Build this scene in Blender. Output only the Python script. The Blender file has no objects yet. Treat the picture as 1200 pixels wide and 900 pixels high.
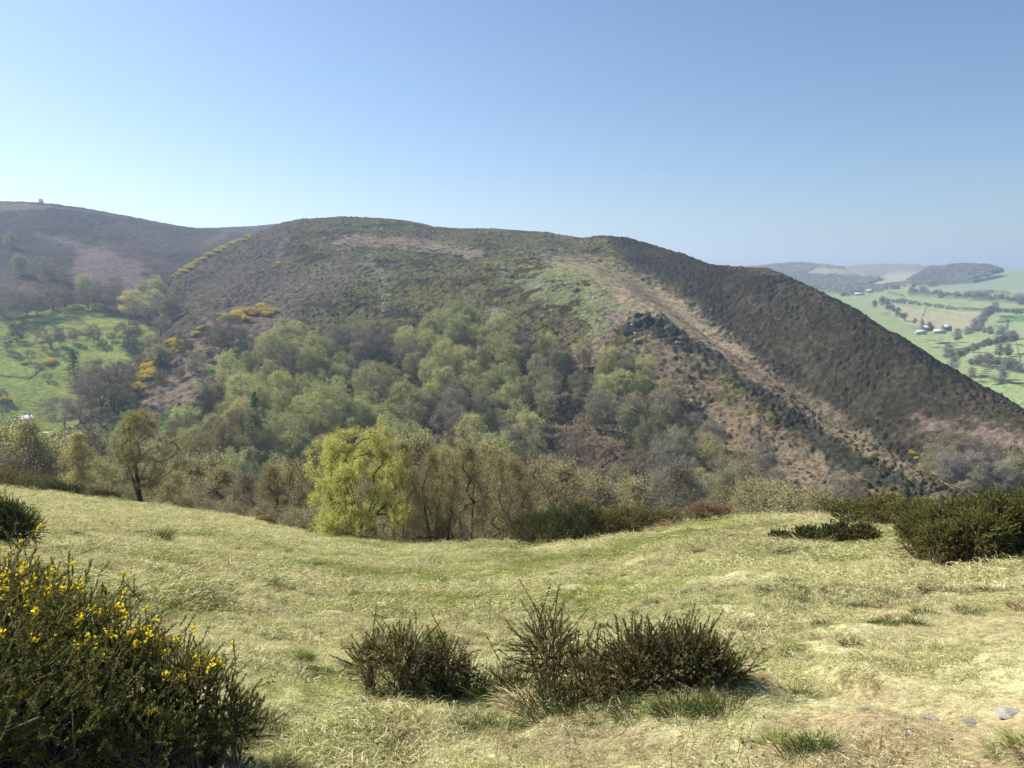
import bpy, math, random
import numpy as np
from mathutils import Vector
R = math.radians
rng = np.random.default_rng(7)
random.seed(7)
SC = bpy.context.scene
COL = SC.collection

# ------------------------------------------------------------------ camera
PITCH = math.atan(130/900); CP, SP = math.cos(PITCH), math.sin(PITCH)
cam = bpy.data.objects.new('camera', bpy.data.cameras.new('camera')); COL.objects.link(cam)
cam.data.sensor_width = 36; cam.data.lens = 27; cam.data.clip_start = .05; cam.data.clip_end = 20000
cam.rotation_euler = (R(90)-PITCH, 0, 0); SC.camera = cam

def ray(px, py):
    """a direction in the world for a point of the photograph (1200 x 900), scaled to horizontal length 1"""
    px = np.asarray(px, float); py = np.asarray(py, float)
    u = px-600; v = 450-py
    X = u; Y = 900*CP+v*SP; Z = -900*SP+v*CP
    h = np.hypot(X, Y)
    return X/h, Y/h, Z/h
def P(px, py, r):
    x, y, z = ray(px, py)
    return np.stack([x*r, y*r, z*r], -1)
def proj(x, y, z):
    d = y*CP-z*SP; d = np.where(d < .01, .01, d)
    return 600+900*x/d, 450-900*(y*SP+z*CP)/d

# ------------------------------------------------------------------ noise
_T = rng.random((256, 256)).astype(np.float32)
def vnoise(x, y):
    xi = np.floor(x).astype(np.int64); yi = np.floor(y).astype(np.int64)
    fx = x-xi; fy = y-yi; fx = fx*fx*(3-2*fx); fy = fy*fy*(3-2*fy)
    a = _T[xi & 255, yi & 255]; b = _T[(xi+1) & 255, yi & 255]; c = _T[xi & 255, (yi+1) & 255]; d = _T[(xi+1) & 255, (yi+1) & 255]
    return (a*(1-fx)+b*fx)*(1-fy)+(c*(1-fx)+d*fx)*fy
def fbm(x, y, w, o=4, seed=0, g=.5):
    s = 0; a = 1; t = 0; ca, sa = .8, .6
    x = x/w+seed*17.3; y = y/w+seed*9.1
    for _ in range(o):
        s = s+a*vnoise(x, y); t += a; a *= g
        x, y = (x*ca-y*sa)*2.03+5.2, (x*sa+y*ca)*2.03+1.7
    return s/t
def sst(a, b, x):
    t = np.clip((x-a)/(b-a), 0, 1); return t*t*(3-2*t)

# ------------------------------------------------------------------ terrain: feature lines (photo x, photo y, distance) joined by smooth profiles
class Comp:
    def __init__(s, lines, smooth=.012):
        s.th = np.linspace(-1.35, 1.35, 2701)
        s.r = []; s.z = []
        k = int(smooth/.001); ker = np.hanning(2*k+3)[1:-1]; ker /= ker.sum()
        for L in lines:
            if isinstance(L[0], str):               # ('d', dr, dz): offset from the line before
                r = s.r[-1]+L[1]; z = s.z[-1]+L[2]
            elif isinstance(L[0], (int, float)):    # (r, z) constant
                r = np.full_like(s.th, L[0]); z = np.full_like(s.th, L[1])
            else:
                L = np.array(sorted(L), float); p = P(L[:, 0], L[:, 1], L[:, 2]); t = np.arctan2(p[:, 0], p[:, 1])
                r = np.interp(s.th, t, L[:, 2]); z = np.interp(s.th, t, p[:, 2])
                n = len(ker)//2
                r = np.convolve(np.pad(r, n, 'edge'), ker, 'valid'); z = np.convolve(np.pad(z, n, 'edge'), ker, 'valid')
            if s.r: r = np.maximum(r, s.r[-1]+2)
            s.r.append(r); s.z.append(z)
        s.r = np.array(s.r); s.z = np.array(s.z)
        h = np.diff(s.r, axis=0); d = np.diff(s.z, axis=0)/h
        m = np.zeros_like(s.z); m[0] = d[0]; m[-1] = d[-1]
        for i in range(1, len(m)-1):
            w1 = 2*h[i]+h[i-1]; w2 = h[i]+2*h[i-1]; same = d[i-1]*d[i] > 0
            with np.errstate(divide='ignore', invalid='ignore'):
                m[i] = np.where(same, (w1+w2)/(w1/d[i-1]+w2/d[i]), 0)
        s.m = m; s.h = h
    def z_at(s, th, r):
        th = np.clip(th, -1.349, 1.349); f = (th+1.35)/.001; i = np.floor(f).astype(int); i = np.minimum(i, len(s.th)-2); f = f-i
        return (1-f)*s._z(i, r)+f*s._z(i+1, r)
    def _z(s, i, r):
        K = len(s.r); k = np.zeros(np.shape(r), int)
        for j in range(1, K-1): k += (r >= s.r[j][i])
        r0 = s.r[k, i]; h = s.h[k, i]; t = (r-r0)/h; tc = np.clip(t, 0, 1)
        z0 = s.z[k, i]; z1 = s.z[k+1, i]; m0 = s.m[k, i]*h; m1 = s.m[k+1, i]*h
        z = (2*tc**3-3*tc**2+1)*z0+(tc**3-2*tc**2+tc)*m0+(-2*tc**3+3*tc**2)*z1+(tc**3-tc**2)*m1
        return z+np.where(t < 0, t*m0, 0)+np.where(t > 1, (t-1)*m1, 0)

EDGE = [(-400,562,60),(-100,566,60),(0,573,62),(60,579,66),(165,591,72),(300,613,60),(360,627,52),(450,636,46),(540,639,42),(620,636,40),(700,631,38),(800,613,36),(880,606,36),(960,607,34),(1050,604,34),(1200,597,32),(1500,590,30)]
_e = np.array(EDGE, float); _p = P(_e[:, 0], _e[:, 1], _e[:, 2]); _eth = np.arctan2(_p[:, 0], _p[:, 1])
def near_z(th, r):
    re = np.interp(th, _eth, _e[:, 2]); ze = np.interp(th, _eth, _p[:, 2])
    s = (ze+1.6)/re
    a = .42; d = np.maximum(r-re, 0)                # convex shoulder, then a steep bank
    bank = np.where(d < 14, -a*d*d/28, -a*(d-7))
    z = -1.6+s*r+bank
    return np.maximum(z, -118+.02*r)
def near_bumps(x, y, r):
    b = (fbm(x, y, 2.2, 3, 3)-.5)*.22+(fbm(x, y, .6, 2, 4)-.5)*.19+(fbm(x, y, 9, 2, 5)-.5)*.4*np.clip(r/12, 0, 1)+(fbm(x*.28+y*.05, y, .9, 3, 6)-.5)*.38*sst(4, 9, r)
    return b*np.clip((r-1)/4, 0.1, 1)*(1-.5*sst(20, 34, r))

M = Comp([
  (140, -114), 
  [(-300,640,235),(0,620,235),(200,620,232),(600,640,225),(850,625,225),(1000,640,215),(1150,640,215),(1400,650,215)],
  [(-300,600,330),(0,560,340),(60,540,340),(150,505,345),(200,500,345),(300,462,360),(500,482,350),(600,470,350),(700,470,345),(760,490,335),(830,540,310),(900,545,300),(1000,570,285),(1060,585,275),(1160,625,255),(1400,690,250)],
  # brow of the slope, the spur's crest on the right
  [(-300,590,360),(0,545,365),(60,522,375),(120,480,400),(150,462,415),(180,425,450),(200,392,500),(225,372,520),(260,352,560),(300,340,600),(400,325,620),(500,330,600),(600,330,590),(640,322,590),(700,325,570),(740,340,545),(780,366,515),(830,402,465),(900,450,415),(950,483,385),(1000,511,360),(1060,543,335),(1120,578,310),(1160,602,290),(1400,760,250)],
  [(-300,600,400),(0,560,410),(60,528,410),(120,484,425),(150,466,440),(180,424,470),(200,372,560),(225,345,640),(260,325,690),(300,305,720),(400,288,750),(500,292,740),(600,295,720),(640,297,715),(700,312,690),(740,333,640),(780,361,600),(830,402,545),(900,455,490),(950,500,455),(1000,532,430),(1060,556,405),(1120,568,390),(1160,578,380),(1400,700,340)],
  [(-300,640,440),(0,600,450),(60,560,450),(120,505,460),(150,480,470),(180,405,520),(200,335,700),(206,323,745),(235,306,800),(265,290,840),(300,274,870),(330,262,890),(350,258,900),(400,255,930),(450,257,940),(480,261,940),(510,267,930),(540,269,920),(580,269,900),(640,273,880),(680,280,850),(700,277,840),(712,276,830),(735,279,820),(760,287,800),(800,299,760),(830,311,730),(850,316,720),(880,317,700),(900,318,690),(920,325,675),(950,338,650),(1000,360,610),(1050,391,570),(1100,428,530),(1150,458,500),(1200,487,470),(1260,524,440),(1400,620,400)],
  ('d', 120, -22), ('d', 250, -110), (1700, -260)], .006)

B = Comp([
  (330, -105),
  [(-300,525,425),(0,512,440),(60,506,450),(120,472,480),(150,446,500),(185,405,560),(205,372,620),(230,352,690),(260,340,760),(350,330,900),(500,330,1100),(700,340,1200)],
  [(-300,455,480),(0,452,500),(60,440,520),(120,410,560),(160,385,600),(205,362,660),(240,340,740),(260,330,800),(350,320,950),(500,320,1150),(700,335,1250)],
  [(-300,370,640),(0,372,640),(60,362,660),(120,352,690),(160,345,720),(200,335,760),(230,318,830),(260,306,900),(350,300,1050),(500,305,1250),(700,330,1300)],
  [(-300,290,880),(0,300,880),(60,295,900),(120,290,930),(200,290,960),(240,285,1050),(262,281,1150),(350,285,1250),(500,290,1350),(700,320,1400)],
  [(-300,225,1150),(0,236.5,1150),(30,237.5,1150),(60,240,1160),(100,245,1180),(150,254,1220),(200,264,1280),(230,268.5,1350),(262,268,1500),(300,266,1600),(330,263,1650),(370,259,1700),(430,256,1750),(455,257,1750),(475,259,1750),(500,264,1750),(520,270,1750),(600,300,1700),(700,330,1600)],
  ('d', 200, -15), ('d', 700, -160), (3200, -300)], .006)

PL = Comp([
  (500, -185),
  [(600,480,850),(1200,480,850),(1300,500,850),(1500,500,850)],
  [(600,400,1550),(1000,392,1550),(1200,396,1500),(1500,400,1500)],
  [(600,360,2250),(1000,358,2250),(1200,355,2200),(1500,355,2200)],
  [(600,345,2700),(1000,341,2700),(1100,339,2700),(1200,340,2600),(1500,340,2600)],
  [(600,335,3200),(850,332,3200),(1000,331,3200),(1100,327,3200),(1200,330,3100),(1500,330,3100)],
  [(600,330,3900),(850,316,3900),(880,313,3900),(905,311,3900),(940,309,3900),(970,311,3900),(990,315,3900),(1010,322,3900),(1040,326,3800),(1070,321,3700),(1090,316,3600),(1110,312,3600),(1130,311,3600),(1160,312,3600),(1175,316,3600),(1200,317,3600),(1260,312,3600),(1500,300,3600)],
  ('d', 300, -20), ('d', 500, -60),
  [(600,318,5600),(850,317,5600),(870,316,5600),(960,313,5600),(1000,312,5600),(1030,310.5,5600),(1060,310.5,5600),(1090,313,5600),(1200,318,5600),(1500,320,5600)],
  ('d', 500, -60), (8000, -300)], .003)

def rough_m(x, y):
    r = np.hypot(x, y)
    big = (fbm(x, y, 70, 3, 11)-.5)*7+(fbm(x*.8+y*.6, (y*.8-x*.6)*.35, 26, 3, 12)-.5)*3.2
    return big*sst(200, 330, r)
def hz(th, r):
    """height of the land everywhere (without the small clumps)"""
    x = np.sin(th)*r; y = np.cos(th)*r
    n = near_z(th, r)
    m = M.z_at(th, r)+rough_m(x, y)*sst(900, 700, r)
    b = B.z_at(th, r)+(fbm(x, y, 90, 3, 21)-.5)*9*sst(1200, 1000, r)-sst(.05, .2, th)*400
    p = PL.z_at(th, r)-sst(.2, .05, th)*300
    return np.maximum(np.maximum(n, m), np.maximum(b, p))
def ground(x, y):
    x = np.asarray(x, float); y = np.asarray(y, float); r = np.hypot(x, y)
    z = hz(np.arctan2(x, y), r)
    return np.where(r < 110, z+near_bumps(x, y, r), z)
def gz(x, y): return float(ground(np.array([x]), np.array([y]))[0])
def hit(px, py, rmin=3, rmax=6000):
    """where the sight line through a point of the photo first meets the land"""
    dx, dy, dz = (float(v) for v in ray(px, py)); th = math.atan2(dx, dy)
    r = np.geomspace(rmin, rmax, 1600); g = hz(np.full_like(r, th), r)-dz*r
    k = np.argmax(g > 0)
    if g[k] <= 0: k = len(r)-1
    a = max(k-1, 0); t = g[a]/(g[a]-g[k]) if k > a and g[a] != g[k] else 0
    rr = r[a]+(r[k]-r[a])*min(max(t, 0), 1)
    return dx*rr, dy*rr, float(hz(np.array([th]), np.array([rr]))[0]), rr

# ------------------------------------------------------------------ materials
def mat(name): 
    m = bpy.data.materials.new(name); m.use_nodes = True; m.node_tree.nodes.clear(); return m
def N(m, t, **k):
    n = m.node_tree.nodes.new('ShaderNode'+t)
    for a, v in k.items():
        if a.startswith('i_'): n.inputs[int(a[2:]) if a[2:].isdigit() else a[2:].replace('_', ' ')].default_value = v
        else: setattr(n, a, v)
    return n
def Lk(m, a, b): m.node_tree.links.new(a, b)
def ramp(m, fac, stops):
    n = N(m, 'ValToRGB'); e = n.color_ramp.elements
    while len(e) > 1: e.remove(e[-1])
    e[0].position = stops[0][0]; e[0].color = (*stops[0][1], 1)
    for p, c in stops[1:]:
        x = e.new(p); x.color = (*c, 1)
    Lk(m, fac, n.inputs[0]); return n.outputs[0]
def out(m, sh, disp=None):
    o = N(m, 'OutputMaterial'); Lk(m, sh, o.inputs[0])
    return m
def attr_mat(name, scales=(1.5, 6), amp=.5, rough=.95):
    """colour from the mesh's own patches, broken up by fine noise in world metres"""
    m = mat(name); a = N(m, 'Attribute', attribute_name='Col'); g = N(m, 'NewGeometry')
    mul = N(m, 'Mix', data_type='RGBA', blend_type='MULTIPLY'); mul.inputs[0].default_value = 1
    n1 = N(m, 'TexNoise'); n1.inputs['Scale'].default_value = 1/scales[0]; n1.inputs['Detail'].default_value = 4
    n1.inputs['Roughness'].default_value = .7
    Lk(m, g.outputs['Position'], n1.inputs['Vector'])
    c = ramp(m, n1.outputs['Fac'], [(.3, (1-amp,)*3), (.5, (1,)*3), (.72, (1+amp,)*3)])
    Lk(m, a.outputs['Color'], mul.inputs[6]); Lk(m, c, mul.inputs[7])
    b = N(m, 'BsdfDiffuse'); b.inputs['Roughness'].default_value = .6; Lk(m, mul.outputs[2], b.inputs[0])
    n2 = N(m, 'TexNoise'); n2.inputs['Scale'].default_value = 1/scales[0]*1.7; n2.inputs['Detail'].default_value = 3
    Lk(m, g.outputs['Position'], n2.inputs['Vector'])
    bp = N(m, 'Bump'); bp.inputs['Strength'].default_value = .9; bp.inputs['Distance'].default_value = scales[0]*.4
    Lk(m, n2.outputs['Fac'], bp.inputs['Height']); Lk(m, bp.outputs[0], b.inputs['Normal'])
    return out(m, b.outputs[0])

# ------------------------------------------------------------------ mesh helpers
def link(o, parent=None):
    COL.objects.link(o)
    if parent is not None: o.parent = parent
    return o
def tag(o, label=None, cat=None, group=None, kind=None):
    if label: o['label'] = label
    if cat: o['category'] = cat
    if group: o['group'] = group
    if kind: o['kind'] = kind
    return o
def raw_mesh(name, V, F, material=None, col=None, smooth=False, mats=None, midx=None):
    """V (n,3), F list of (k, m) index arrays all of one or several sizes"""
    me = bpy.data.meshes.new(name)
    if not isinstance(F, list): F = [F]
    F = [f for f in F if len(f)]
    V = np.asarray(V, np.float32)
    me.vertices.add(len(V)); me.vertices.foreach_set('co', V.ravel())
    loops = np.concatenate([f.ravel() for f in F]).astype(np.int32)
    sizes = np.concatenate([np.full(len(f), f.shape[1]) for f in F]).astype(np.int32)
    st = np.concatenate([[0], np.cumsum(sizes)[:-1]]).astype(np.int32)
    me.loops.add(len(loops)); me.loops.foreach_set('vertex_index', loops)
    me.polygons.add(len(sizes)); me.polygons.foreach_set('loop_start', st)
    try: me.polygons.foreach_set('loop_total', sizes)
    except Exception: pass
    if smooth: me.polygons.foreach_set('use_smooth', np.ones(len(sizes), bool))
    if midx is not None: me.polygons.foreach_set('material_index', np.asarray(midx, np.int32))
    me.update(calc_edges=True)
    if col is not None:
        a = me.color_attributes.new('Col', 'FLOAT_COLOR', 'POINT')
        c = np.ones((len(V), 4), np.float32); c[:, :3] = col; a.data.foreach_set('color', c.ravel())
    for m in (mats or ([material] if material else [])): me.materials.append(m)
    return me
def grid(th, r):
    T, Rr = np.meshgrid(th, r); return T, Rr
def grid_faces(nr, nt):
    i = np.arange(nr*nt).reshape(nr, nt)
    return np.stack([i[:-1, :-1], i[:-1, 1:], i[1:, 1:], i[1:, :-1]], -1).reshape(-1, 4)

# masks drawn over the land in the photo's coordinates, edges broken by noise
def seg_dist(px, py, pts):
    d = np.full(px.shape, 1e9, np.float32); w = np.zeros(px.shape, np.float32)
    n = len(pts)-1
    for i in range(n):
        a = pts[i]; b = pts[i+1]; ex, ey = b[0]-a[0], b[1]-a[1]; L = ex*ex+ey*ey+1e-9
        t = np.clip(((px-a[0])*ex+(py-a[1])*ey)/L, 0, 1)
        q = np.hypot(px-a[0]-t*ex, py-a[1]-t*ey)
        if len(a) > 2: q = q-(a[2]*(1-t)+b[2]*t)
        d = np.minimum(d, q)
    return d
def inside(px, py, poly):
    c = np.zeros(px.shape, bool); n = len(poly)
    for i in range(n):
        x0, y0 = poly[i][:2]; x1, y1 = poly[(i+1) % n][:2]
        if y0 == y1: continue
        k = ((y0 > py) != (y1 > py)) & (px < (x1-x0)*(py-y0)/(y1-y0)+x0); c ^= k
    return c
def poly_mask(px, py, poly, soft=4, nz=0):
    d = seg_dist(px, py, list(poly)+[poly[0]]); d = np.where(inside(px, py, poly), d, -d)
    return sst(-soft, soft, d+nz)
def line_mask(px, py, pts, soft=3, nz=0): return sst(soft, -soft, seg_dist(px, py, pts)-nz)
def lay(C, m, c):
    m = m[..., None]; C *= (1-m); C += m*np.array(c, np.float32)
# ------------------------------------------------------------------ the land
PX2TH = lambda x: math.atan((x-600)/900/1.0)
def pxth(a, b, n): return np.arctan((np.linspace(a, b, n)-600)/900)
SOIL = (.16,.115,.07); STRAW = (.40,.375,.20); GREEN = (.24,.285,.09)
def field_cols(x, y, px, py):
    n = fbm(x, y, 3.2, 4, 31); n2 = fbm(x, y, .8, 3, 32); n3 = fbm(x, y, 12, 2, 33)
    g = sst(.50, .70, n*.6+n2*.4+(n3-.5)*.3)
    C = np.empty(x.shape+(3,), np.float32); C[:] = STRAW
    lay(C, g, GREEN)
    lay(C, sst(.68, .82, fbm(x, y, 1.5, 4, 35))*.6, (.17,.12,.07))
    lay(C, .65*poly_mask(px, py, [(860,900),(900,850),(1000,815),(1250,800),(1250,950),(850,950)], 30, (n2-.5)*130-12), (.20,.13,.08))
    lay(C, .5*poly_mask(px, py, [(1000,780),(1080,690),(1250,660),(1250,760)], 30, (n2-.5)*70), (.24,.18,.1))
    return C*(.8+.4*n2[..., None]), g
def build_near():
    th = np.concatenate([np.linspace(-1.3, -.62, 180)[:-1], np.linspace(-.62, .62, 1050), np.linspace(.62, 1.3, 180)[1:]])
    r = np.concatenate([[.3, .6], np.geomspace(.9, 110, 620), np.linspace(110, 330, 110)[1:]])
    T, Q = grid(th, r); x = np.sin(T)*Q; y = np.cos(T)*Q
    z = near_z(T, Q)+near_bumps(x, y, Q)
    # dark scrubby bank beyond the brow
    far = sst(0, 10, Q-np.interp(T, _eth, _e[:, 2]))
    z += far*(fbm(x, y, 2.5, 3, 8)-.3)*1.0
    px, py = proj(x, y, z)
    C, g = field_cols(x, y, px, py)
    lay(C, far*.9, (.13,.1,.06)); lay(C, far*sst(.5,.6,fbm(x, y, 4, 3, 9))*.8, (.05,.06,.025))
    V = np.stack([x, y, z], -1).reshape(-1, 3)
    me = raw_mesh('field', V, grid_faces(len(r), len(th)), attr_mat('grass ground', (.05, 1), .45), C.reshape(-1, 3), True)
    tag(link(bpy.data.objects.new('field', me)), kind='structure')

HEATH = (.056,.046,.023); OLIVE = (.125,.115,.036); BRACK = (.22,.165,.125); STRIP = (.33,.26,.155); LIME = (.19,.22,.095); TURF = (.17,.25,.06); ROCK = (.30,.30,.27)
def hill_cols(x, y, px, py, r):
    w = fbm(x, y, 9, 4, 41); w2 = fbm(x, y, 30, 3, 42); w3 = fbm(x, y, 3, 3, 43)
    nz = (w-.5)*38; nf = (w3-.5)*16+nz*.5
    C = np.empty(x.shape+(3,), np.float32); C[:] = HEATH
    lay(C, sst(.40, .56, w*.5+w2*.5)*.9, OLIVE); w4 = fbm(x, y, 16, 4, 46); lay(C, .55*sst(.56, .66, w4), (.15,.12,.075)); lay(C, .5*sst(.62, .7, fbm(x, y, 7, 3, 47)), (.16,.165,.075))
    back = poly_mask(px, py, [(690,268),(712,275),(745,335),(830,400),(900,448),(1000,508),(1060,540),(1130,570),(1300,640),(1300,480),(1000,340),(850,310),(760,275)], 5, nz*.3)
    lay(C, back*.85, (.028,.023,.015)); lay(C, back*sst(.5,.62,w2)*.4, (.06,.05,.027)); lay(C, back*sst(.56,.68,fbm(x, y, 18, 4, 48))*.35, (.10,.078,.05))  # dark heather, deepened in colour to carry the slope's own shade
    # purple-brown left flank
    lf = poly_mask(px, py, [(190,420),(196,330),(260,285),(335,255),(360,270),(330,310),(395,330),(300,400),(250,440)], 12, nz)
    lay(C, lf*.75, (.135,.105,.085)); lay(C, lf*sst(.5,.62,w)*.5, (.07,.065,.04))
    lay(C, .45*poly_mask(px, py, [(300,345),(405,300),(430,310),(400,350),(340,372)], 10, nz), (.17,.135,.10))
    lay(C, .85*poly_mask(px, py, [(240,375),(320,352),(330,372),(330,395),(280,420),(215,520),(165,520),(165,470)], 8, nz), BRACK)
    lay(C, .9*line_mask(px, py, [(395,284,3),(440,282,5),(500,286,7),(560,297,6)], 3, nf), (.25,.19,.13))
    lay(C, .6*line_mask(px, py, [(480,275,3),(600,283,8),(690,292,6)], 5, nf), (.11,.10,.055))
    lay(C, .7*line_mask(px, py, [(640,278,3),(670,283,3)], 5, nf), (.14,.12,.07))
    lay(C, .7*line_mask(px, py, [(405,300,3),(340,345,8),(300,385,8)], 6, nf), (.15,.125,.085))
    # olive verge, then the pale strip along the spur
    lay(C, .8*line_mask(px, py, [(640,296,8),(720,310,12),(790,352,14),(870,412,12),(950,470,8),(1030,520,6)], 6, nz*.5), (.10,.085,.05))
    lay(C, .95*line_mask(px, py, [(640,306,6),(690,316,12),(740,343,22),(800,384,24),(860,424,17),(900,450,6)], 9, nf)*(.7+.3*sst(.4, .55, w3)), STRIP)
    lay(C, .85*line_mask(px, py, [(850,418,14),(900,452,13),(940,478,10),(1000,516,7),(1080,562,3)], 7, nf*1.3)*(.5+.5*sst(.4, .55, w3)), (.235,.175,.115))
    lay(C, .45*line_mask(px, py, [(900,445,6),(1000,508,5),(1080,552,3)], 4, nf), (.13,.11,.06))
    lay(C, .8*poly_mask(px, py, [(700,345),(745,360),(738,372),(715,400),(690,440),(640,440),(650,415),(690,395)], 6, nf), BRACK)
    lay(C, .62*poly_mask(px, py, [(745,388),(760,380),(800,410),(850,450),(940,520),(1000,575),(960,600),(860,560),(790,490),(745,430)], 10, (w-.5)*120+(w3-.5)*60), (.20,.145,.105))
    lay(C, .9*line_mask(px, py, [(745,372,2),(790,392,6),(850,430,9),(920,485,10),(1000,545,12),(1080,575,8)], 4, nf), (.036,.036,.024))
    lay(C, .9*line_mask(px, py, [(738,386,7),(762,380,9),(800,404,8)], 3, nf*.6), (.03,.033,.026))  # dark crag ground, with the shaded side below the rocks painted in
    lay(C, .8*line_mask(px, py, [(1060,490,4),(1130,505,9),(1200,520,8)], 6, nz), (.17,.125,.10))
    lay(C, .62*poly_mask(px, py, [(618,322),(650,306),(690,318),(712,345),(722,362),(700,395),(685,385),(660,355)], 5, (w-.5)*90+(w3-.5)*50), LIME)
    for pts in ([(430,300,3),(448,325,4),(452,360,4)], [(585,312,3),(595,325,4)], [(575,365,3),(592,368,3)], [(335,280,2),(325,300,3)], [(610,335,4),(640,330,4)]):
        lay(C, .7*line_mask(px, py, pts, 4, nf), (.19,.20,.13))
    # bright turf in the pasture at the left foot
    lay(C, .9*poly_mask(px, py, [(180,500),(200,478),(235,478),(222,500),(190,512)], 3, nf), TURF)
    lay(C, .85*line_mask(px, py, [(225,450,2),(262,425,5),(285,436,5)], 3, nf*.7), TURF)
    lay(C, .8*poly_mask(px, py, [(60,560),(130,480),(160,470),(150,520),(90,580)], 6, nf), (.13,.17,.06))
    for k, pts in enumerate([[(210,372),(260,352),(330,340),(380,333)], [(330,318),(420,312),(520,322),(600,318)], [(600,345),(540,338),(470,345),(400,356)], [(690,410),(760,408),(830,452),(900,505)], [(760,330),(850,372),(930,430),(1010,480),(1090,520)], [(860,345),(960,400),(1060,452),(1150,492)], [(640,300),(560,305),(480,302)], [(780,430),(840,480),(910,540),(960,580)]]):
        q = [(a, b, .5) for a, b in pts]; lay(C, .45*line_mask(px+(w-.5)*14, py+(w4-.5)*10, q, .8, 0)*sst(.42, .5, w3), (.22,.18,.12))
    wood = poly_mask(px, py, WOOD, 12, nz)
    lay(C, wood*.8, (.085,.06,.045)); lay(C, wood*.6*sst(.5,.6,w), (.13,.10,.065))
    lay(C, .5*poly_mask(px, py, [(810,540),(850,560),(840,600),(800,600)], 10, nz), (.09,.15,.04))
    # clump scale mottling
    return C*(.45+1.1*fbm(x, y, 2.4, 3, 44))[..., None]
WOOD = [(190,560),(205,525),(245,490),(262,462),(300,430),(340,398),(400,402),(450,416),(500,398),(540,376),(590,392),(625,418),(660,430),(700,432),(750,446),(775,474),(815,515),(850,545),(880,570),(930,590),(990,600),(1010,640),(1000,700),(190,700)]
def build_main():
    th = pxth(-420, 1650, 1750)
    r = np.concatenate([np.linspace(190, 1000, 800), np.linspace(1000, 1700, 60)[1:]])
    T, Q = grid(th, r); x = np.sin(T)*Q; y = np.cos(T)*Q
    z0 = M.z_at(T, Q)+rough_m(x, y)*sst(900, 700, Q)
    px, py = proj(x, y, z0)
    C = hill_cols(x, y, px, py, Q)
    lum = C.sum(-1)
    soft = sst(.55, .25, lum)                       # heather stands in clumps, turf is smooth
    z = z0+((fbm(x, y, 3.0, 3, 51)-.5)*3.2*(.25+.75*soft))+(fbm(x, y, 1.5, 2, 52)-.5)*1.8*(.3+.7*soft)*(.25+1.5*sst(.35, .65, fbm(x, y, 22, 3, 54)))
    crag = line_mask(px, py, [(738,376,3),(765,372,7),(795,392,6)], 6)
    z += crag*(np.abs(fbm(x, y, 6, 4, 53)-.5)*14)
    V = np.stack([x, y, z], -1).reshape(-1, 3)
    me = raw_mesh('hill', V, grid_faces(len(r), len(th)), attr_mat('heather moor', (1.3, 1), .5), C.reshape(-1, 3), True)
    tag(link(bpy.data.objects.new('hill', me)), kind='structure')
def build_left():
    th = pxth(-420, 760, 1000)
    r = np.concatenate([np.linspace(400, 1000, 420), np.linspace(1000, 1900, 260)[1:], np.linspace(1900, 3000, 30)[1:]])
    T, Q = grid(th, r); x = np.sin(T)*Q; y = np.cos(T)*Q
    z = B.z_at(T, Q)+(fbm(x, y, 90, 3, 21)-.5)*9*sst(1200, 1000, Q)-sst(.05, .2, T)*400
    px, py = proj(x, y, z)
    w = fbm(x, y, 14, 4, 61); w2 = fbm(x, y, 60, 3, 62); w3 = fbm(x, y, 5, 3, 63); nz = (w-.5)*22
    C = np.empty(x.shape+(3,), np.float32); C[:] = (.08,.064,.06)
    lay(C, sst(.45, .6, w2), (.11,.085,.07))
    lay(C, .9*poly_mask(px, py, [(-300,385),(-100,376),(0,372),(40,366),(85,357),(120,366),(150,374),(195,378),(195,400),(150,460),(60,530),(-300,560)], 3, nz*.6), (.30,.35,.09))
    rough = sst(.5, .6, fbm(x, y, 22, 4, 64))
    lay(C, .6*rough*poly_mask(px, py, [(-300,385),(40,364),(150,374),(150,410),(100,440),(70,420),(0,440),(-300,440)], 5), (.13,.125,.06))
    for pts in ([(-20,414,1),(20,407,1),(60,399,1.2),(95,392,1.2),(120,391,1)], [(-30,366,1),(50,362,1),(85,356,1)], [(60,382,1),(85,386,1),(120,400,1)], [(0,440,1),(35,444,1.5),(50,432,1)]):
        lay(C, .8*line_mask(px, py, pts, 1.4, (w3-.5)*2), (.06,.065,.035))
    lay(C, .75*poly_mask(px, py, [(90,292),(120,288),(165,315),(190,335),(150,345),(110,340),(85,325)], 8, nz), (.23,.17,.15))
    lay(C, .7*line_mask(px, py, [(45,275,2),(90,287,4)], 3, nz*.4), (.23,.17,.15))
    lay(C, .7*line_mask(px, py, [(40,320,2),(75,345,2)], 2, nz*.3), (.26,.18,.13))
    lay(C, .6*line_mask(px, py, [(0,320,8),(40,350,10)], 8, nz), (.16,.125,.1))
    lay(C, .8*line_mask(px, py, [(-100,240,3),(20,243,4),(60,243,1)], 2, nz*.3), (.26,.2,.15))
    lay(C, .8*line_mask(px, py, [(-100,235,1),(0,237,1.5),(20,238,.8)], 1), (.15,.22,.07))
    lay(C, .6*line_mask(px, py, [(20,240,.6),(60,242.5,.6),(100,247,.6),(150,256,.6)], 1), (.24,.19,.14))
    lay(C, .6*line_mask(px, py, [(262,276,4),(240,285,3)], 3, nz*.3), (.2,.16,.12))
    C *= (.7+.6*fbm(x, y, 4, 3, 65))[..., None]
    lum = C.sum(-1)
    z += (fbm(x, y, 6, 3, 66)-.5)*3*(.2+.8*sst(.45, .3, lum))
    V = np.stack([x, y, z], -1).reshape(-1, 3)
    me = raw_mesh('far_hill', V, grid_faces(len(r), len(th)), attr_mat('bracken moor', (2.5, 1), .35), C.reshape(-1, 3), True)
    tag(link(bpy.data.objects.new('far_hill', me)), kind='structure')
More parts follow.
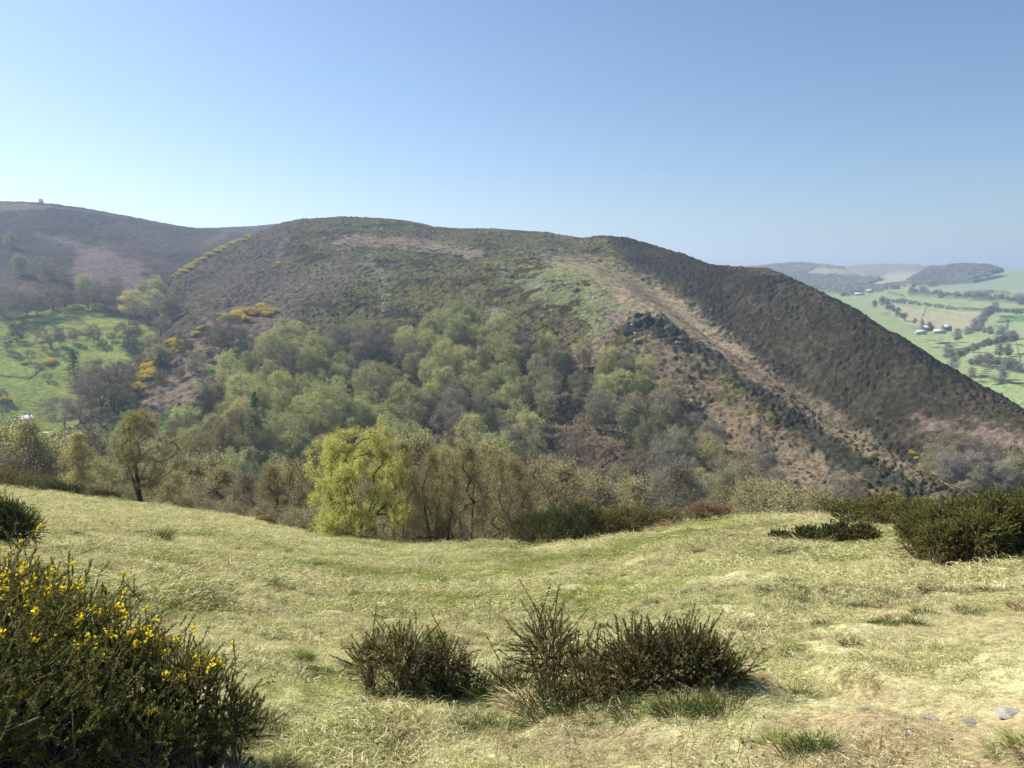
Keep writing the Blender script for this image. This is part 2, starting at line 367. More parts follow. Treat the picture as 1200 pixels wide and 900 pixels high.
def build_plain():
    th = pxth(640, 1950, 900)
    r = np.concatenate([np.geomspace(600, 4300, 620), np.linspace(4300, 8000, 100)[1:]])
    T, Q = grid(th, r); x = np.sin(T)*Q; y = np.cos(T)*Q
    z = PL.z_at(T, Q)+(fbm(x, y, 400, 3, 71)-.5)*24*sst(2600, 1500, Q)+(fbm(x, y, 150, 3, 76)-.5)*10*sst(4300, 5000, Q)
    px, py = proj(x, y, z)
    w = fbm(x, y, 60, 4, 72); nz = (w-.5)*5
    C = np.empty(x.shape+(3,), np.float32); C[:] = (.22,.27,.12)  # field green paled, some distance haze put into the colour
    G2 = (.17,.23,.08); TAN = (.31,.28,.17); PALE = (.22,.25,.11); WOODC = (.06,.058,.045)
    def F(poly, c, k=.95, s=1.2): lay(C, k*poly_mask(px, py, poly, s, nz*.4), c)
    F([(850,305),(1100,300),(1100,330),(850,330)], (.17,.15,.10), 1, 2)
    F([(930,312),(1000,316),(1020,325),(950,325)], TAN, .8)
    F([(1040,320),(1090,318),(1075,334),(1010,338)], TAN, .8)
    F([(1035,357),(1150,365),(1145,385),(1110,387),(1055,378)], TAN, .9)
    F([(1010,352),(1040,358),(1060,380),(1110,392),(1075,395),(1000,370)], PALE, .7)
    F([(1160,368),(1220,366),(1220,400),(1150,392)], (.23,.27,.14))
    F([(1172,369),(1215,370),(1215,378),(1170,377)], (.11,.19,.06))
    F([(1085,336),(1130,331),(1200,320),(1300,315),(1300,343),(1200,343),(1130,341)], (.20,.25,.16))
    F([(1125,342),(1300,344),(1300,349),(1150,348)], (.26,.26,.13))
    F([(1075,395),(1200,398),(1300,400),(1300,420),(1110,410)], (.25,.29,.13))
    F([(1115,408),(1140,405),(1200,398),(1220,412),(1140,424)], (.26,.30,.14))
    F([(1090,312),(1130,309),(1172,312),(1176,318),(1130,330),(1090,336),(1060,330)], WOODC, .9)
    F([(880,315),(930,307),(960,312),(940,322),(900,326)], WOODC, .6)
    F([(1000,315),(1090,311),(1090,308),(1000,308)], (.16,.14,.11), .8)
    F([(905,324),(960,322),(1010,326),(1035,328),(1000,340),(985,345),(930,340)], WOODC, .8)
    for pts in ([(985,347,.6),(1010,338,1.5),(1060,333,1.5),(1090,336,.6)], [(1070,334,1),(1065,345,2),(1110,348,2),(1160,352,2),(1210,355,2)], [(1030,353,1),(1080,357,1),(1120,363,1),(1210,366,1)], [(1160,366,1.5),(1145,380,2.5),(1138,390,2)], [(1110,412,1.5),(1150,404,1.5),(1200,397,1)], [(1140,426,2),(1200,436,2)], [(1085,335,.6),(1140,331,.8),(1180,323,.6)], [(1180,376,.6),(1178,398,.6)], [(1085,398,.5),(1120,403,.6)], [(1130,345,.5),(1165,344,.5),(1210,347,.5)], [(1040,344,.5),(1060,348,.5)], [(1150,440,.6),(1200,452,.8)], [(1190,400,.6),(1196,420,.8),(1192,436,.8)], [(1085,360,.4),(1078,378,.5)], [(1040,356,1.5),(1060,375,1.5)]):
        lay(C, .85*line_mask(px, py, pts, 1, nz*.3), WOODC)
    C *= (.85+.3*fbm(x, y, 25, 3, 74))[..., None]
    hd = sst(.2, .12, C[..., 1])
    z += hd*fbm(x, y, 30, 3, 75)*14*sst(1200, 2500, Q)
    V = np.stack([x, y, z], -1).reshape(-1, 3)
    me = raw_mesh('valley', V, grid_faces(len(r), len(th)), attr_mat('farmland', (9, 1), .2), C.reshape(-1, 3), True)
    tag(link(bpy.data.objects.new('terrain', me)), kind='structure')
build_near(); build_main(); build_left(); build_plain()
# ------------------------------------------------------------------ plant materials
def leaf_mat(name, c0, c1, c2, trans=.45, objvar=.25):
    """leaves: each leaf its own shade, each tree a slightly different tone, light shining through"""
    m = mat(name); g = N(m, 'NewGeometry'); oi = N(m, 'ObjectInfo')
    c = ramp(m, g.outputs['Random Per Island'], [(0, c0), (.5, c1), (1, c2)])
    hs = N(m, 'HueSaturation'); mr = N(m, 'MapRange'); mr.inputs[3].default_value = 1-objvar; mr.inputs[4].default_value = 1+objvar
    Lk(m, oi.outputs['Random'], mr.inputs[0]); Lk(m, mr.outputs[0], hs.inputs['Value'])
    mh = N(m, 'MapRange'); mh.inputs[3].default_value = .485; mh.inputs[4].default_value = .515
    w = N(m, 'TexWhiteNoise', noise_dimensions='1D'); Lk(m, oi.outputs['Random'], w.inputs['W'])
    Lk(m, w.outputs['Value'], mh.inputs[0]); Lk(m, mh.outputs[0], hs.inputs['Hue']); Lk(m, c, hs.inputs['Color'])
    d = N(m, 'BsdfDiffuse'); t = N(m, 'BsdfTranslucent'); x = N(m, 'MixShader'); x.inputs[0].default_value = trans
    Lk(m, hs.outputs[0], d.inputs[0]); Lk(m, hs.outputs[0], t.inputs[0]); Lk(m, d.outputs[0], x.inputs[1]); Lk(m, t.outputs[0], x.inputs[2])
    return out(m, x.outputs[0])
def bark_mat(name, c0, c1, sc=6):
    m = mat(name); g = N(m, 'NewGeometry'); n = N(m, 'TexNoise'); n.inputs['Scale'].default_value = sc; n.inputs['Detail'].default_value = 5
    Lk(m, g.outputs['Position'], n.inputs['Vector']); c = ramp(m, n.outputs['Fac'], [(.35, c0), (.62, c1)])
    b = N(m, 'BsdfDiffuse'); b.inputs['Roughness'].default_value = .8; Lk(m, c, b.inputs[0])
    bp = N(m, 'Bump'); bp.inputs['Strength'].default_value = .6; bp.inputs['Distance'].default_value = .03; Lk(m, n.outputs['Fac'], bp.inputs['Height']); Lk(m, bp.outputs[0], b.inputs['Normal'])
    return out(m, b.outputs[0])
LM = dict(
  lime=leaf_mat('fresh birch leaf', (.32,.35,.07), (.50,.52,.13), (.64,.64,.24), .5, .05),
  yell=leaf_mat('young yellow green leaf', (.28,.30,.08), (.42,.42,.14), (.54,.50,.22), .5, .15),
  olive=leaf_mat('olive birch catkin', (.145,.135,.065), (.27,.25,.12), (.44,.40,.22), .27, .3),
  pale=leaf_mat('pale green birch leaf', (.20,.21,.07), (.36,.37,.13), (.57,.56,.24), .27, .27),
  grey=leaf_mat('grey brown bud', (.15,.135,.08), (.25,.225,.14), (.38,.345,.235), .25, .2),
  purp=leaf_mat('purple brown bud', (.16,.13,.09), (.26,.215,.155), (.38,.32,.24), .3, .2),
  oliven=leaf_mat('near olive birch catkin', (.26,.24,.09), (.40,.37,.15), (.55,.50,.25), .45, .15),
  ivy=leaf_mat('dark ivy leaf', (.025,.045,.02), (.045,.07,.03), (.08,.11,.05), .15, .2),
  fir=leaf_mat('fir needle', (.02,.045,.025), (.04,.075,.04), (.07,.11,.05), .15, .1),
  larch=leaf_mat('larch needle', (.08,.15,.04), (.13,.22,.06), (.18,.28,.08), .35, .1),
  gorse=leaf_mat('gorse spine', (.08,.085,.027), (.17,.165,.05), (.30,.27,.11), .25, .1),
  gorsed=leaf_mat('dark gorse spine', (.04,.05,.018), (.085,.095,.032), (.17,.17,.07), .25, .1),
  flower=leaf_mat('gorse flower', (.80,.58,.02), (.92,.72,.03), (.96,.82,.10), .3, .05),
  dead=leaf_mat('dead bracken', (.15,.10,.055), (.29,.21,.12), (.48,.38,.25), .3, .1),
  straw=leaf_mat('straw grass', (.30,.275,.12), (.53,.50,.26), (.76,.72,.46), .4, .12),
  green=leaf_mat('green grass', (.14,.18,.04), (.26,.30,.08), (.42,.42,.16), .45, .12),
  rush=leaf_mat('dark rush', (.03,.055,.015), (.07,.10,.03), (.16,.17,.06), .3, .1))
BK = dict(dark=bark_mat('dark bark', (.035,.028,.02), (.085,.07,.05)), grey=bark_mat('grey bark', (.20,.18,.15), (.44,.41,.36)), brown=bark_mat('brown twig', (.17,.135,.095), (.32,.265,.19), 20), pale=bark_mat('bleached twig', (.28,.24,.18), (.5,.45,.37), 20))

# ------------------------------------------------------------------ plant shapes
def unit(v): return v/np.maximum(np.linalg.norm(v, axis=-1, keepdims=True), 1e-9)
def rnd_dirs(g, n):
    return unit(g.normal(size=(n, 3)))
def quads(c, a, b):
    """flat leaves: centre c, half axes a and b"""
    V = np.stack([c-a, c-b, c+a, c+b], 1).reshape(-1, 3); i = np.arange(len(c)*4).reshape(-1, 4); return V, i
def leaves(g, c, size, aspect=.6, flat=None):
    n = len(c); s = (size*(.6+.8*g.random(n)))[:, None]
    a = rnd_dirs(g, n); 
    if flat is not None: a = unit(a*(1, 1, flat))
    b = unit(np.cross(a, rnd_dirs(g, n))); return quads(c, a*s*.5, b*s*.5*aspect)
def ribbons(g, p, d, L, w, droop=.3, seg=2):
    """thin tapering strips from p along d, bending down"""
    n = len(p); side = unit(np.cross(d, rnd_dirs(g, n))); L = np.broadcast_to(np.asarray(L, float), (n,))[:, None]; w = np.broadcast_to(np.asarray(w, float), (n,))[:, None]
    Vs = []; dn = np.array([0, 0, -1.])
    for k in range(seg+1):
        t = k/seg; q = p+d*L*t+dn*L*droop*t*t
        ww = w*(1-.85*t)*.5; Vs += [q-side*ww, q+side*ww]
    V = np.stack(Vs, 1).reshape(-1, 3); base = np.arange(n)[:, None]*(2*(seg+1))
    F = np.concatenate([base+np.array([2*k, 2*k+1, 2*k+3, 2*k+2]) for k in range(seg)]); return V, F
def along(g, p, d, L, droop, n_per, t0=.2):
    n = len(p); L = np.broadcast_to(np.asarray(L, float), (n,)); i = np.repeat(np.arange(n), n_per); t = t0+(1-t0)*g.random(len(i)); LL = L[i, None]
    return p[i]+d[i]*LL*t[:, None]+np.array([0, 0, -1.])*LL*droop*(t*t)[:, None]
def tubes(A, B, ra, rb, k=5):
    d = unit(B-A); ref = np.where(np.abs(d[:, 2:3]) > .9, [[1., 0, 0]], [[0, 0, 1.]]); u = unit(np.cross(d, ref)); v = np.cross(d, u); n = len(A)
    an = np.arange(k)*2*math.pi/k; ring = u[:, None]*np.cos(an)[None, :, None]+v[:, None]*np.sin(an)[None, :, None]
    V = np.concatenate([A[:, None]+ring*ra[:, None, None], B[:, None]+ring*rb[:, None, None]], 1).reshape(-1, 3)
    b = np.arange(n)[:, None]*2*k; F = np.concatenate([b+np.array([j, (j+1) % k, k+(j+1) % k, k+j]) for j in range(k)]); return V, F
class Mesh:
    def __init__(s): s.V = []; s.F = []; s.m = []; s.n = 0
    def add(s, VF, m=0):
        V, F = VF; s.V.append(V); s.F.append(F+s.n); s.m.append(np.full(len(F), m)); s.n += len(V); return s
    def build(s, name, mats):
        if not s.n: s.add((np.zeros((4, 3)), np.array([[0, 1, 2, 3]])))
        return raw_mesh(name, np.concatenate(s.V), s.F, mats=mats if isinstance(mats, list) else [mats], midx=np.concatenate(s.m))
def env_r(u, shape):
    if shape == 'round': return np.sqrt(np.clip(1-((u-.45)/.56)**2, 0, 1))
    if shape == 'birch': return np.clip(np.sin(np.clip(u, 0, 1)**.75*math.pi)**.6, 0, 1)*(1-.25*u)
    if shape == 'tall': return np.clip(np.sin(np.clip(u*.93+.05, 0, 1)*math.pi), 0, 1)**.5*(1-.35*u)
    if shape == 'flat': return np.clip((u+.05), 0, 1)**.5*np.sqrt(np.clip(1-u**4, 0, 1))
def grow(seed, H, W, base, ntips, tr, shape='round', stems=1, lean=0., upb=.15, clumps=0):
    g = np.random.default_rng(seed); pts = []; par = []
    def addp(p, q): pts.append(np.array(p, float)); par.append(q); return len(pts)-1
    addp((0, 0, -.4), -1)
    for s in range(stems):
        a = g.random()*6.28+s*6.28/stems; sp = (.10+.16*g.random())*(stems > 1); q = 0; p = np.array([math.cos(a)*.12*(stems > 1), math.sin(a)*.12*(stems > 1), 0.])
        d = np.array([math.cos(a)*sp+lean, math.sin(a)*sp, 1.]); hh = H*(.72 if shape != 'flat' else .5)*(1-.15*s*g.random()); k = max(6, int(hh/.8))
        for i in range(k+1):
            q = addp(p, q); d = unit(d+g.normal(size=3)*(.06, .06, .02)); p = p+d*hh/k
    lump = [(g.random()*6.28, g.random(), .25+.35*g.random()) for _ in range(7)]
    T = []
    if clumps:
        Q = []
        while len(Q) < clumps:
            u = .04+.92*g.random(); a = g.random()*6.28; rr = float(env_r(np.array(u), shape))*W*.5*(.35+.6*g.random()**.5)
            c = np.array([rr*math.cos(a)+lean*H*u, rr*math.sin(a), H*(base+(1-base)*u)])
            if all(np.linalg.norm(c-q) > W*.15 for q in Q) or g.random() < .1: Q.append(c)
        while len(T) < ntips:
            q = Q[g.integers(len(Q))]; d = g.normal(size=3); d /= np.linalg.norm(d); T.append(tuple(q+d*W*np.array([.125, .125, .10])*(.5+.6*g.random())))
    while len(T) < ntips:
        u = g.random(); a = g.random()*6.28
        rr = env_r(np.array(u), shape)*W*.5; f = .50
        for la, lu, lw in lump:
            da = abs((a-la+math.pi) % 6.28318-math.pi)
            f += 1.3*lw*math.exp(-(da/.55)**2-((u-lu)/.17)**2)
        rr *= min(f, 1.15); q = max(g.random(), g.random())**.7
        T.append((rr*q*math.cos(a)+lean*H*u, rr*q*math.sin(a), H*(base+(1-base)*u)))
    T = np.array(T); order = np.argsort(T[:, 2]*.5+np.hypot(T[:, 0], T[:, 1])); tips = []
    for i in order:
        t = T[i]; A = np.array(pts[1:]); d = np.linalg.norm(A-t, axis=1); hd = np.hypot(A[:, 0]-t[0], A[:, 1]-t[1])
        cost = d+1.6*np.maximum(0, A[:, 2]-(t[2]-.35*hd))+3*(A[:, 2] < H*base*.55)
        j = int(np.argmin(cost))+1; n0 = pts[j].copy(); L = np.linalg.norm(t-n0); k = max(1, int(L/.6)); q = j
        c = n0+(t-n0)*.5+np.array([0, 0, upb*L])+g.normal(size=3)*L*.07
        for m in range(1, k+1):
            s = m/k; p = (1-s)**2*n0+2*s*(1-s)*c+s*s*t+(g.normal(size=3)*L*.02 if m < k else 0); q = addp(p, q)
        tips.append(q)
    pts = np.array(pts); par = np.array(par); cnt = np.zeros(len(pts)); cnt[tips] += 1
    for i in range(len(pts)-1, 0, -1): cnt[par[i]] += cnt[i]
    cnt = np.maximum(cnt, 1); r0 = max(.006, tr*.06); ex = math.log(tr/r0)/math.log(max(ntips/stems**.5, 2)); rad = r0*cnt**ex
    return g, pts, par, rad, np.array(tips)
def tree_meshes(kind, seed, H, W, base=.25, ntips=90, tr=.18, shape='round', stems=1, lean=0., tw=12, twL=1.0, tww=.02, lf=3, ls=.07, spread=.35, droop=.3, bark='dark', leaf='olive', extra=0, upb=.15, clumps=0):
    g, pts, par, rad, tips = grow(seed, H, W, base, ntips, tr, shape, stems, lean, upb, clumps)
    i = np.arange(1, len(pts)); j = par[i]; ra = rad[j]; ra = np.minimum(ra, rad[i]*1.5); big = rad[i] > tr*.16
    mt = Mesh(); k = i[big]; mt.add(tubes(pts[par[k]], pts[k], ra[big], rad[k], 6)); k = i[~big]
    if len(k): mt.add(tubes(pts[par[k]], pts[k], ra[~big], rad[k]*.9, 3))
    cr = Mesh(); src = np.concatenate([tips, tips[par[tips] > 0]*0+par[tips][par[tips] > 0]]); p0 = np.repeat(pts[src], tw, 0)
    p0 = p0+g.normal(size=p0.shape)*spread*.25
    od = pts[src]-pts[np.maximum(par[src], 0)]; od = unit(np.repeat(od, tw, 0)); d = unit(od*.7+rnd_dirs(g, len(p0))*.9+np.array([0, 0, .15])); L = twL*(.5+.8*g.random(len(p0)))
    if tww > 0: cr.add(ribbons(g, p0, d, L, tww, droop), 0)
    if lf > 0:
        c = along(g, p0, d, L, droop, lf); c = c+g.normal(size=c.shape)*ls*1.2; cr.add(leaves(g, c, ls), 1)
    return mt.build('trunk', BK[bark]), cr.build('crown', [BK['grey' if bark == 'grey' else 'brown'] if leaf != 'dark' else BK['dark'], LM[leaf]])
def conifer_meshes(seed, H, W, leaf='fir', nb=150, per=34, ls=.3, base=.05, power=.85):
    g = np.random.default_rng(seed); mt = Mesh(); z = np.linspace(-.4, H, 12); A = np.stack([z*0, z*0, z], 1); rr = np.interp(z, [0, H], [W*.045, .03]); mt.add(tubes(A[:-1], A[1:], rr[:-1], rr[1:], 6))
    u = base+(1-base)*g.random(nb)**.8; a = g.random(nb)*6.28; L = W*.5*(1-u)**power*(.8+.35*g.random(nb))+.15
    p = np.stack([a*0, a*0, u*H], 1); d = unit(np.stack([np.cos(a), np.sin(a), .25-.35*(1-u)], 1)); mt.add(tubes(p, p+d*L[:, None]*.9, np.full(nb, .03), np.full(nb, .01), 3))
    cr = Mesh(); c = along(g, p, d, L, .12, per, .08); c = c+g.normal(size=c.shape)*ls*.35; cr.add(leaves(g, c, ls, .45, .5)); return mt.build('trunk', BK['dark']), cr.build('crown', LM[leaf])

class Proto:
    """a source thing: its part meshes; placed as an Empty with one child per part (or as one mesh when it shows only a few pixels)"""
    def __init__(s, name, cat, parts, H): s.name = name; s.cat = cat; s.parts = parts; s.H = H
    def put(s, x, y, z, sc, label, group=None, rz=None, wide=1.0, tilt=0):
        root = bpy.data.objects.new(s.name, None); root.empty_display_size = .3; COL.objects.link(root)
        root.location = (x, y, z); root.rotation_euler = (tilt, 0, random.random()*6.28 if rz is None else rz); root.scale = (sc*wide, sc*wide, sc)
        tag(root, label, s.cat, group)
        for nm, me in s.parts:
            o = bpy.data.objects.new(nm, me); COL.objects.link(o); o.parent = root
        return root
_hits = {}
def put_px(proto, px, py, hpx=None, label='', group=None, r=None, H=None, ytop=None, **k):
    """stand a thing where the photo shows its foot; its height in metres follows from its height in the photo"""
    if r is None: x, y, z, r = hit(px, py, 60)
    else:
        dx, dy, _ = ray(px, py); x, y = float(dx)*r, float(dy)*r; z = gz(x, y)
    if ytop is not None:
        _, _, tz = ray(px, ytop); H = float(tz)*r-z
    if H is None: H = hpx*r/900/math.cos(PITCH)*1.0
    return proto.put(x, y, z, H/proto.H, label, group, **k)
# ------------------------------------------------------------------ trees: sources
def TP(name, cat, H, seed, W, **k):
    t, c = tree_meshes(None, seed, H, W, **k); return Proto(name, cat, [("trunk", t), ("crown", c)], H)
Wd = {}                                             # trees of the far wood, 12 m, seen at 250 m and more
far = dict(tw=8, twL=1.0, tww=.05, lf=7, ls=.21, spread=1.0, tr=.24, clumps=44, droop=.5)
Wd['pale'] = [TP('birch_tree', 'tree', 12, 101, 9, ntips=130, shape='birch', base=.22, leaf='pale', bark='grey', **far), TP('birch_tree', 'tree', 12, 102, 7.5, ntips=120, shape='tall', base=.2, leaf='pale', bark='grey', **far), TP('birch_tree', 'tree', 12, 103, 10.5, ntips=140, shape='round', base=.25, leaf='pale', bark='grey', stems=2, **far)]
Wd['olive'] = [TP('birch_tree', 'tree', 12, 111, 9, ntips=120, shape='birch', base=.22, leaf='olive', bark='grey', **far), TP('birch_tree', 'tree', 12, 112, 10.5, ntips=130, shape='round', base=.25, leaf='olive', bark='grey', stems=2, **far), TP('birch_tree', 'tree', 12, 113, 7.5, ntips=110, shape='tall', base=.2, leaf='olive', bark='grey', **far)]
far2 = dict(far, tw=13, twL=1.3, tww=.06, lf=3, ls=.17, droop=.2)
Wd['grey'] = [TP('bare_tree', 'tree', 12, 121, 10.5, ntips=110, shape='round', base=.25, leaf='grey', bark='grey', **far2), TP('bare_tree', 'tree', 12, 122, 11, ntips=120, shape='round', base=.2, leaf='purp', bark='dark', stems=2, **far2), TP('bare_tree', 'tree', 12, 123, 8.5, ntips=100, shape='birch', base=.2, leaf='grey', bark='grey', **far2)]
Wd['yell'] = [TP('birch_tree', 'tree', 12, 131, 9, ntips=110, shape='birch', base=.2, leaf='yell', bark='grey', **far), TP('birch_tree', 'tree', 12, 132, 9.5, ntips=110, shape='round', base=.2, leaf='yell', bark='grey', **far)]
Wd['ivy'] = [TP('ivy_tree', 'tree', 12, 141, 8.5, ntips=120, shape='tall', base=.08, leaf='ivy', bark='dark', **dict(far, lf=4))]
t, c = conifer_meshes(151, 12, 7.5, 'fir'); FIR = Proto('conifer_tree', 'conifer', [('trunk', t), ('crown', c)], 12)
t, c = conifer_meshes(152, 14, 6, 'larch', 170, 30, .28, .08, .7); LARCH = Proto('larch_tree', 'conifer', [('trunk', t), ('crown', c)], 14)

# ------------------------------------------------------------------ the wood on the facing slope
def zone(px, py):
    a = 'left' if px < 330 else 'middle left' if px < 450 else 'middle' if px < 580 else 'middle right' if px < 720 else 'right'
    b = 'top' if py < 455 else 'middle' if py < 520 else 'foot'
    side = {'left': 'near the pink bracken slope', 'middle left': 'left of the lime birch' if b == 'foot' else 'below the heather', 'middle': 'above the lime birch', 'middle right': 'below the pale green slope', 'right': 'below the dark crag'}[a]
    return side, {'top': 'along the top edge of the wood', 'middle': 'halfway up the wood', 'foot': 'low down in the wood'}[b]
def build_wood():
    g = np.random.default_rng(5); C = []
    n = 9000; th = np.arctan((g.uniform(140, 1080, n)-600)/900); r = np.sqrt(g.uniform(175**2, 640**2, n))
    x = np.sin(th)*r; y = np.cos(th)*r; z = hz(th, r); px, py = proj(x, y, z)
    ok = inside(px, py, WOOD)
    edge_y = np.interp(px, _e[:, 0], _e[:, 1]); ok &= py < edge_y+52
    # not where the slope hides them, and thinner at the bare right of the wood
    thin = fbm(x, y, 35, 2, 81); ok &= ~((px > 620) & (thin > .66)); 
    keep = []; K = []
    for i in np.nonzero(ok)[0]:
        s = 9.0 if px[i] < 600 else 9.6
        if K and np.min((np.array(K)[:, 0]-x[i])**2+(np.array(K)[:, 1]-y[i])**2) < s*s: continue
        K.append((x[i], y[i])); keep.append(i)
    print('wood trees', len(keep))
    keep = keep[:296]
    pal = {'pale': 'pale green birch', 'olive': 'olive green birch', 'grey': 'bare brown tree', 'yell': 'bright yellow green birch', 'ivy': 'dark ivy clad tree'}
    for i in keep:
        X, Y = px[i], py[i]; q = .5+(fbm(np.array([x[i]]), np.array([y[i]]), 40, 2, 82)[0]-.5)*.6+g.normal()*.10
        up = sst(560, 400, np.array(Y-0.0))
        if X < 620: k = 'pale' if q+up*.14 > .57 else 'yell' if q+up*.1 > .53 else 'olive' if q > .42 else 'grey' if q > .33 else 'ivy'
        else: k = 'pale' if q > .66 else 'yell' if q > .63 else 'olive' if q > .48 else 'grey' if q > .34 else 'ivy'
        H = (10+11*g.random())*(1.0 if X < 600 else .9); 
        if Y < 405: H *= .9
        pr = Wd[k][g.integers(len(Wd[k]))]; a, b = zone(X, Y)
        pr.put(x[i], y[i], z[i]-.3, H/12, f'{pal[k]} {b}, {a}', f'{pal[k]}es {b} {a}'.replace('treees', 'trees').replace('birches', 'birches'), wide=.85+.4*g.random(), tilt=g.normal()*.05)
build_wood()
put_px(LARCH, 303, 560, 98, label='fresh green larch with a pointed top low in the wood', rz=0)

# ------------------------------------------------------------------ trees beyond the brow of the field
nearK = dict(tw=16, twL=.75, tww=.022, spread=.5, tr=.12)
lime = TP('birch_tree', 'birch', 8, 201, 8.6, ntips=430, shape='round', base=.05, leaf='lime', lf=14, ls=.065, stems=2, droop=.3, bark='dark', clumps=30, **dict(nearK, tw=12, tr=.19, twL=.5, spread=.45))
twig = [TP('birch_tree', 'birch', 8, 210+i, w, ntips=nt, shape=sh, base=.12, leaf=lf, lf=10, ls=.045, stems=st, droop=.2, upb=.25, bark='dark', **dict(nearK, tw=10, tww=.02)) for i, (w, nt, sh, lf, st) in enumerate([(6, 190, 'birch', 'oliven', 3), (5.2, 170, 'round', 'oliven', 2), (5.5, 150, 'birch', 'grey', 2), (6.5, 170, 'round', 'purp', 3)])]
bigl = TP('birch_tree', 'birch', 9, 221, 9, ntips=260, shape='round', base=.2, leaf='oliven', lf=7, ls=.055, stems=2, droop=.55, upb=.3, bark='dark', **dict(nearK, tw=18, tr=.2))
slim = TP('birch_tree', 'birch', 7, 231, 4.2, ntips=120, shape='birch', base=.08, leaf='yell', lf=8, ls=.06, stems=1, droop=.35, bark='grey', **nearK)
fuzz = TP('birch_sapling', 'birch', 5, 232, 5, ntips=75, shape='round', base=.03, leaf='yell', lf=8, ls=.06, stems=3, droop=.3, bark='grey', **nearK)
fuzo = TP('birch_sapling', 'birch', 5, 233, 5, ntips=75, shape='round', base=.03, leaf='oliven', lf=7, ls=.055, stems=3, droop=.3, bark='grey', **nearK)
put_px(lime, 424, 632, r=50, ytop=500, rz=2.4, label='bright lime green birch in fresh leaf at the field edge', wide=.84)
for px, r, yt, k, w, lb in [
  (474, 54, 522, 0, .8, 'thin birch with dark stems touching the right side of the lime green birch'),
  (508, 50, 532, 0, .9, 'olive birch with several dark leaning stems right of the lime green birch'),
  (524, 49, 528, 1, .8, 'twiggy birch with a thick forked dark trunk at the lowest point of the field edge'),
  (547, 55, 526, 0, 1., 'grey brown birch with two upright dark stems left of the pale birch pair'),
  (582, 60, 536, 1, .9, 'olive birch, left of the pair on the brow above the dark gorse'),
  (600, 64, 543, 0, .9, 'olive birch, right of the pair on the brow above the dark gorse'),
  (628, 78, 548, 1, 1.1, 'pale twiggy tree behind the left end of the dark gorse row'),
  (660, 84, 552, 0, 1.1, 'olive twiggy tree behind the middle of the dark gorse row'),
  (350, 78, 545, 1, 1.1, 'olive birch peeping past the left side of the lime green birch'),
  (322, 80, 550, 0, 1.0, 'brown twiggy tree with a spreading top between the two big birches'),
  (290, 84, 556, 2, 1.2, 'grey twiggy tree at the field edge left of the brown spreading one'),
  (262, 96, 553, 0, 1.2, 'olive tree on the bank above the small gorse clump'),
  (236, 100, 550, 0, 1.1, 'olive brown tree beyond the brow right of the forked birch'),
  (452, 75, 517, 1, 1.0, 'olive birch top showing behind the lime green birch'),
  (490, 90, 522, 0, 1.1, 'yellowish birch top rising behind the dark leaning stems'),
  (570, 95, 528, 0, 1.0, 'brownish tree top rising behind the birch pair')]:
    put_px(twig[k], px, 640, r=r, ytop=yt, label=lb, wide=w)
put_px(bigl, 166, 588, r=73, ytop=482, rz=1.0, label='large round olive birch with a forked leaning dark trunk', wide=1.0)
for px, r, yt, pr, lb in [
  (97, 80, 508, slim, 'slender yellow green birch standing on the left part of the field edge'),
  (41, 92, 496, slim, 'slender yellow green birch above the dark gorse bank'),
  (22, 95, 508, fuzz, 'bushy yellow green sapling left of the slender birch on the gorse bank'),
  (62, 96, 518, fuzz, 'bushy yellow green sapling right of the slender birch on the gorse bank'),
  (4, 90, 512, fuzo, 'green sapling cut by the left edge of the picture above the gorse bank'),
  (120, 84, 540, fuzz, 'low yellow sapling between the slender birch and the large round birch'),
  (142, 88, 548, fuzo, 'low olive sapling left of the forked dark trunk'),
  (206, 84, 555, fuzz, 'low yellow green sapling right of the forked dark trunk'),
  (222, 88, 562, fuzo, 'low olive sapling farther right of the forked dark trunk'),
  (195, 100, 528, fuzo, 'tall olive sapling behind the right side of the large round birch'),
  (80, 110, 540, fuzo, 'dull green sapling in the dip behind the slender birch'),
  (375, 66, 585, fuzo, 'low olive sapling under the left skirt of the lime green birch'),
  (306, 72, 590, fuzo, 'low olive thicket at the brow below the brown spreading tree'),
  (340, 66, 596, fuzo, 'low olive thicket left of the skirt of the lime green birch'),
  (270, 78, 585, fuzo, 'low olive thicket on the brow above the small gorse clump'),
  (640, 60, 600, fuzo, 'low olive sapling behind the left end of the dark gorse row')]:
    put_px(pr, px, 600, r=r, ytop=yt, label=lb)

put_px(bigl, 255, 565, 74, label='tall grey green birch behind the field edge, left of the green larch')
put_px(bigl, 283, 565, 84, label='tall olive birch touching the left side of the green larch')
# trees low on the near bank, seen over the brow
g = np.random.default_rng(15)
for px, r, yt, k, lb in [(130, 150, 540, 'grey', 'bare grey tree in the hollow behind the large round birch'), (105, 170, 505, 'grey', 'bare dark tree in the hollow below the cottage'), (250, 160, 545, 'olive', 'olive tree in the hollow left of the wood'), (330, 160, 556, 'grey', 'bare tree in the hollow behind the brown spreading tree'),
  (700, 170, 570, 'olive', 'olive tree in the hollow behind the dark gorse row'), (745, 180, 570, 'olive', 'olive tree in the hollow behind the gorse row'), (795, 190, 545, 'grey', 'slim purple grey tree standing in the hollow below the spur'), (880, 175, 572, 'olive', 'round olive tree just over the brow below the spur'), (905, 170, 576, 'olive', 'second olive tree just over the brow below the spur'), (930, 160, 585, 'olive', 'small olive tree over the brow left of the grassy mound'), (965, 150, 586, 'olive', 'low olive tree over the brow above the grassy mound'), (850, 200, 556, 'olive', 'olive tree beside the green clearing at the foot of the spur')]:
    put_px(twig[{'grey': 2, 'olive': 0}[k]], px, 600, r=r, ytop=yt, label=lb, wide=1.1)
